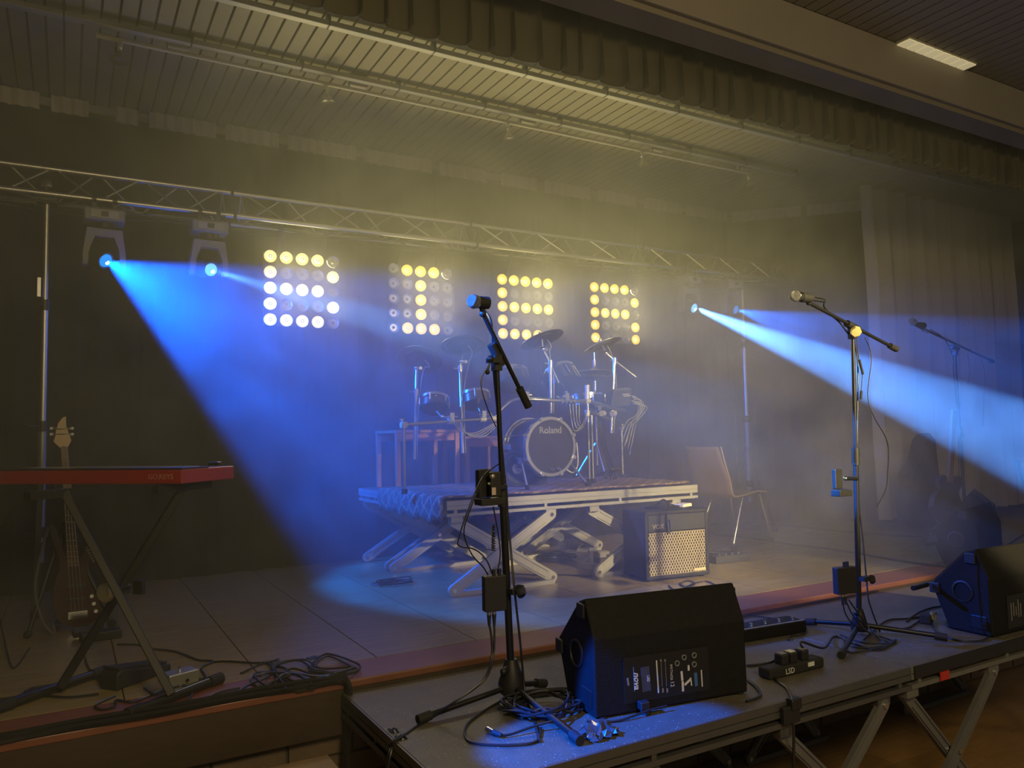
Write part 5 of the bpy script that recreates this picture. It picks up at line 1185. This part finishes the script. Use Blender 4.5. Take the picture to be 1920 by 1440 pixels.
# ------------------------------------------------------------------ dark gear in the far corner
NYL = mat('bag_nylon', (.022, .022, .026), .8, 0, .15, 9, .3, 30)
p = U(1722, 985, AZ, 0); p = Vector((p.x, p.y-.35, 0)); yb = p.y
bagp = [(1693, 982), (1690, 940), (1693, 905), (1700, 880), (1712, 862), (1719, 842), (1725, 818), (1733, 812), (1742, 822), (1744, 850), (1748, 880), (1750, 920), (1748, 985)]
bq = curve_pts([V(x, y, yb) for x, y in bagp+bagp[:1]], 3)[:-1]; c = sum(bq, Vector())/len(bq); N = len(bq)
t = thing('gig_bag', (c.x, yb, 0), 'black gig bag standing against the beige curtain', 'bag')
rings = [[c+(q-c)*s_+Vector((0, dy, 0)) for q in bq] for s_, dy in ((.9, -.07), (1, -.04), (1, .04), (.9, .07))]
vs = [q for r_ in rings for q in r_]; fs = [(i*N+k, i*N+(k+1) % N, (i+1)*N+(k+1) % N, (i+1)*N+k) for i in range(3) for k in range(N)]+[tuple(reversed(range(N))), tuple(3*N+k for k in range(N))]
MB().add(vs, fs).build('bag_body', NYL, t, 60)
MB().tube(curve_pts([V(1706, 885, yb-.08), V(1692, 895, yb-.09), V(1693, 910, yb-.09), V(1704, 915, yb-.08)]), .008, 8).build('carry_handle', RUBBER, t)
gy2 = yb-.55
t = thing('electric_guitar', tuple(V(1778, 985, gy2)), 'dark electric guitar on a low stand in front of the curtain', 'guitar')
eb = [(1760, 975), (1750, 955), (1754, 930), (1764, 918), (1762, 900), (1772, 890), (1780, 905), (1790, 900), (1800, 892), (1804, 908), (1798, 925), (1806, 950), (1798, 975), (1780, 985)]
eq = curve_pts([V(x, y, gy2) for x, y in eb+eb[:1]], 3)[:-1]; N = len(eq)
MB().add(eq+[q+Vector((0, .04, 0)) for q in eq], [tuple(range(N)), tuple(reversed(range(N, 2*N)))]+[(i, (i+1) % N, N+(i+1) % N, N+i) for i in range(N)]).build('body', mat('guitar_dark', (.03, .02, .02), .3), t, 40)
MB().bar(V(1781, 905, gy2-.008), V(1787, 800, gy2-.008), .05, .02, up=(0, 1, 0)).build('neck', NECKW, t, 0)
MB().bar(V(1787, 802, gy2-.006), V(1790, 770, gy2-.006), .07, .018, up=(0, 1, 0)).build('headstock', NECKW, t, 0)
MB().box(V(1779, 955, gy2-.006), (.08, .012, .02)).build('bridge', CHROME, t, 0)
e = V(1778, 985, gy2)
for dx, dy in ((-.15, -.1), (.15, -.1), (0, .2)): MB().tube([V(1780, 930, gy2+.06), Vector((e.x+dx, gy2+dy, .012))], .009, 8).build('stand_leg', STEEL, t)
# tilted combo behind the second wedge
p = U(1835, 1025, AZ, 0); p = Vector((p.x+.05, p.y-.1, 0))
t = thing('tilted_combo', tuple(p), 'small tilted combo amp with a pale grey top behind the second wedge', 'amplifier')
prf = [(0, 0), (.42, 0), (.42, .30), (.27, .43), (.04, .30)]
k1 = Vector((.9, .43, 0)); k2 = Vector((-.43, .9, 0))
prf = [(0, 0), (.30, 0), (.30, .22), (.14, .42), (.0, .30)]
f_ = lambda u, v, w_: p + k2*u + Vector((0, 0, v)) + k1*w_
MB().prism(prf, -.12, .26, f_).build('cabinet', BOXBLACK, t, 0, .006)
MB().add([f_(.005, .307, -.1), f_(.135, .424, -.1), f_(.135, .424, .24), f_(.005, .307, .24)], [(0, 1, 2, 3)]).build('top_cover', mat('combo_top', (.07, .067, .06), .6), t, 0)
for i in range(6): MB().box(f_(-.004, .12+.025*i, .02+.03*(i % 3)), (.05, .004, .008), Rz(.44)).build('socket_row', WHITEPRINT, t, 0)
# pa speaker on a pole at the frame edge
p = V(1972, 640, 3.5)
t = thing('pole_speaker', (p.x+.12, 3.5, 0), 'black loudspeaker on a pole at the outer edge before the curtain', 'speaker')
MB().box((p.x+.14, 3.55, p.z), (.38, .34, .62), Rz(-.25)).build('cabinet', BOXBLACK, t, 0, .015)
MB().tube([(p.x+.14, 3.55, 0.25), (p.x+.14, 3.55, p.z-.3)], .018, 12).build('pole', STEEL, t)
for k in range(3):
    a_ = 1+2*PI*k/3; MB().tube([(p.x+.14, 3.55, .55), (p.x+.14+.38*math.cos(a_), 3.55+.38*math.sin(a_), .012)], .012, 8).build('leg', STEEL, t)
p = V(1915, 890, 3.1); t = thing('music_stand', (p.x+.1, 3.1, 0), 'sheet of white paper on a stand at the outer edge', 'music stand')
MB().box((p.x+.11, 3.1, p.z-.01), (.26, .006, .24), Matrix.Rotation(-.25, 3, 'X')).build('desk', STEEL, t, 0)
MB().box((p.x+.115, 3.088, p.z), (.21, .002, .22), Matrix.Rotation(-.25, 3, 'X')).build('paper', mat('paper', (.16, .16, .155), .7), t, 0)
MB().tube([(p.x+.11, 3.11, .02), (p.x+.11, 3.11, p.z-.1)], .010, 10).build('pole', STEEL, t)
for k in range(3):
    a_ = .4+2*PI*k/3; MB().tube([(p.x+.11, 3.11, .14), (p.x+.11+.2*math.cos(a_), 3.11+.2*math.sin(a_), .010)], .007, 8).build('leg', STEEL, t)

# ------------------------------------------------------------------ haze
hz = MB().box((3.35, 4.23, 1.2), (11.6, 3.3, 3.9))
hm = bpy.data.materials.new('haze'); hm.use_nodes = True; n = hm.node_tree.nodes; n.remove(n['Principled BSDF'])
vs = n.new('ShaderNodeVolumeScatter'); vs.inputs['Anisotropy'].default_value = .15
tc = n.new('ShaderNodeTexCoord'); nz = n.new('ShaderNodeTexNoise'); nz.inputs['Scale'].default_value = 2.0; nz.inputs['Detail'].default_value = 2.5; nz.inputs['Distortion'].default_value = 1.2
mr = n.new('ShaderNodeMapRange'); mr.inputs[1].default_value = .32; mr.inputs[2].default_value = .68; mr.inputs[3].default_value = .09; mr.inputs[4].default_value = .30
hm.node_tree.links.new(tc.outputs['Object'], nz.inputs['Vector']); hm.node_tree.links.new(nz.outputs[0], mr.inputs[0]); hm.node_tree.links.new(mr.outputs[0], vs.inputs['Density'])
hm.node_tree.links.new(vs.outputs[0], n['Material Output'].inputs['Volume'])
o = hz.build('haze', hm, None, 0); tag(o, 'thin stage haze filling the air', 'haze', None, 'stuff')
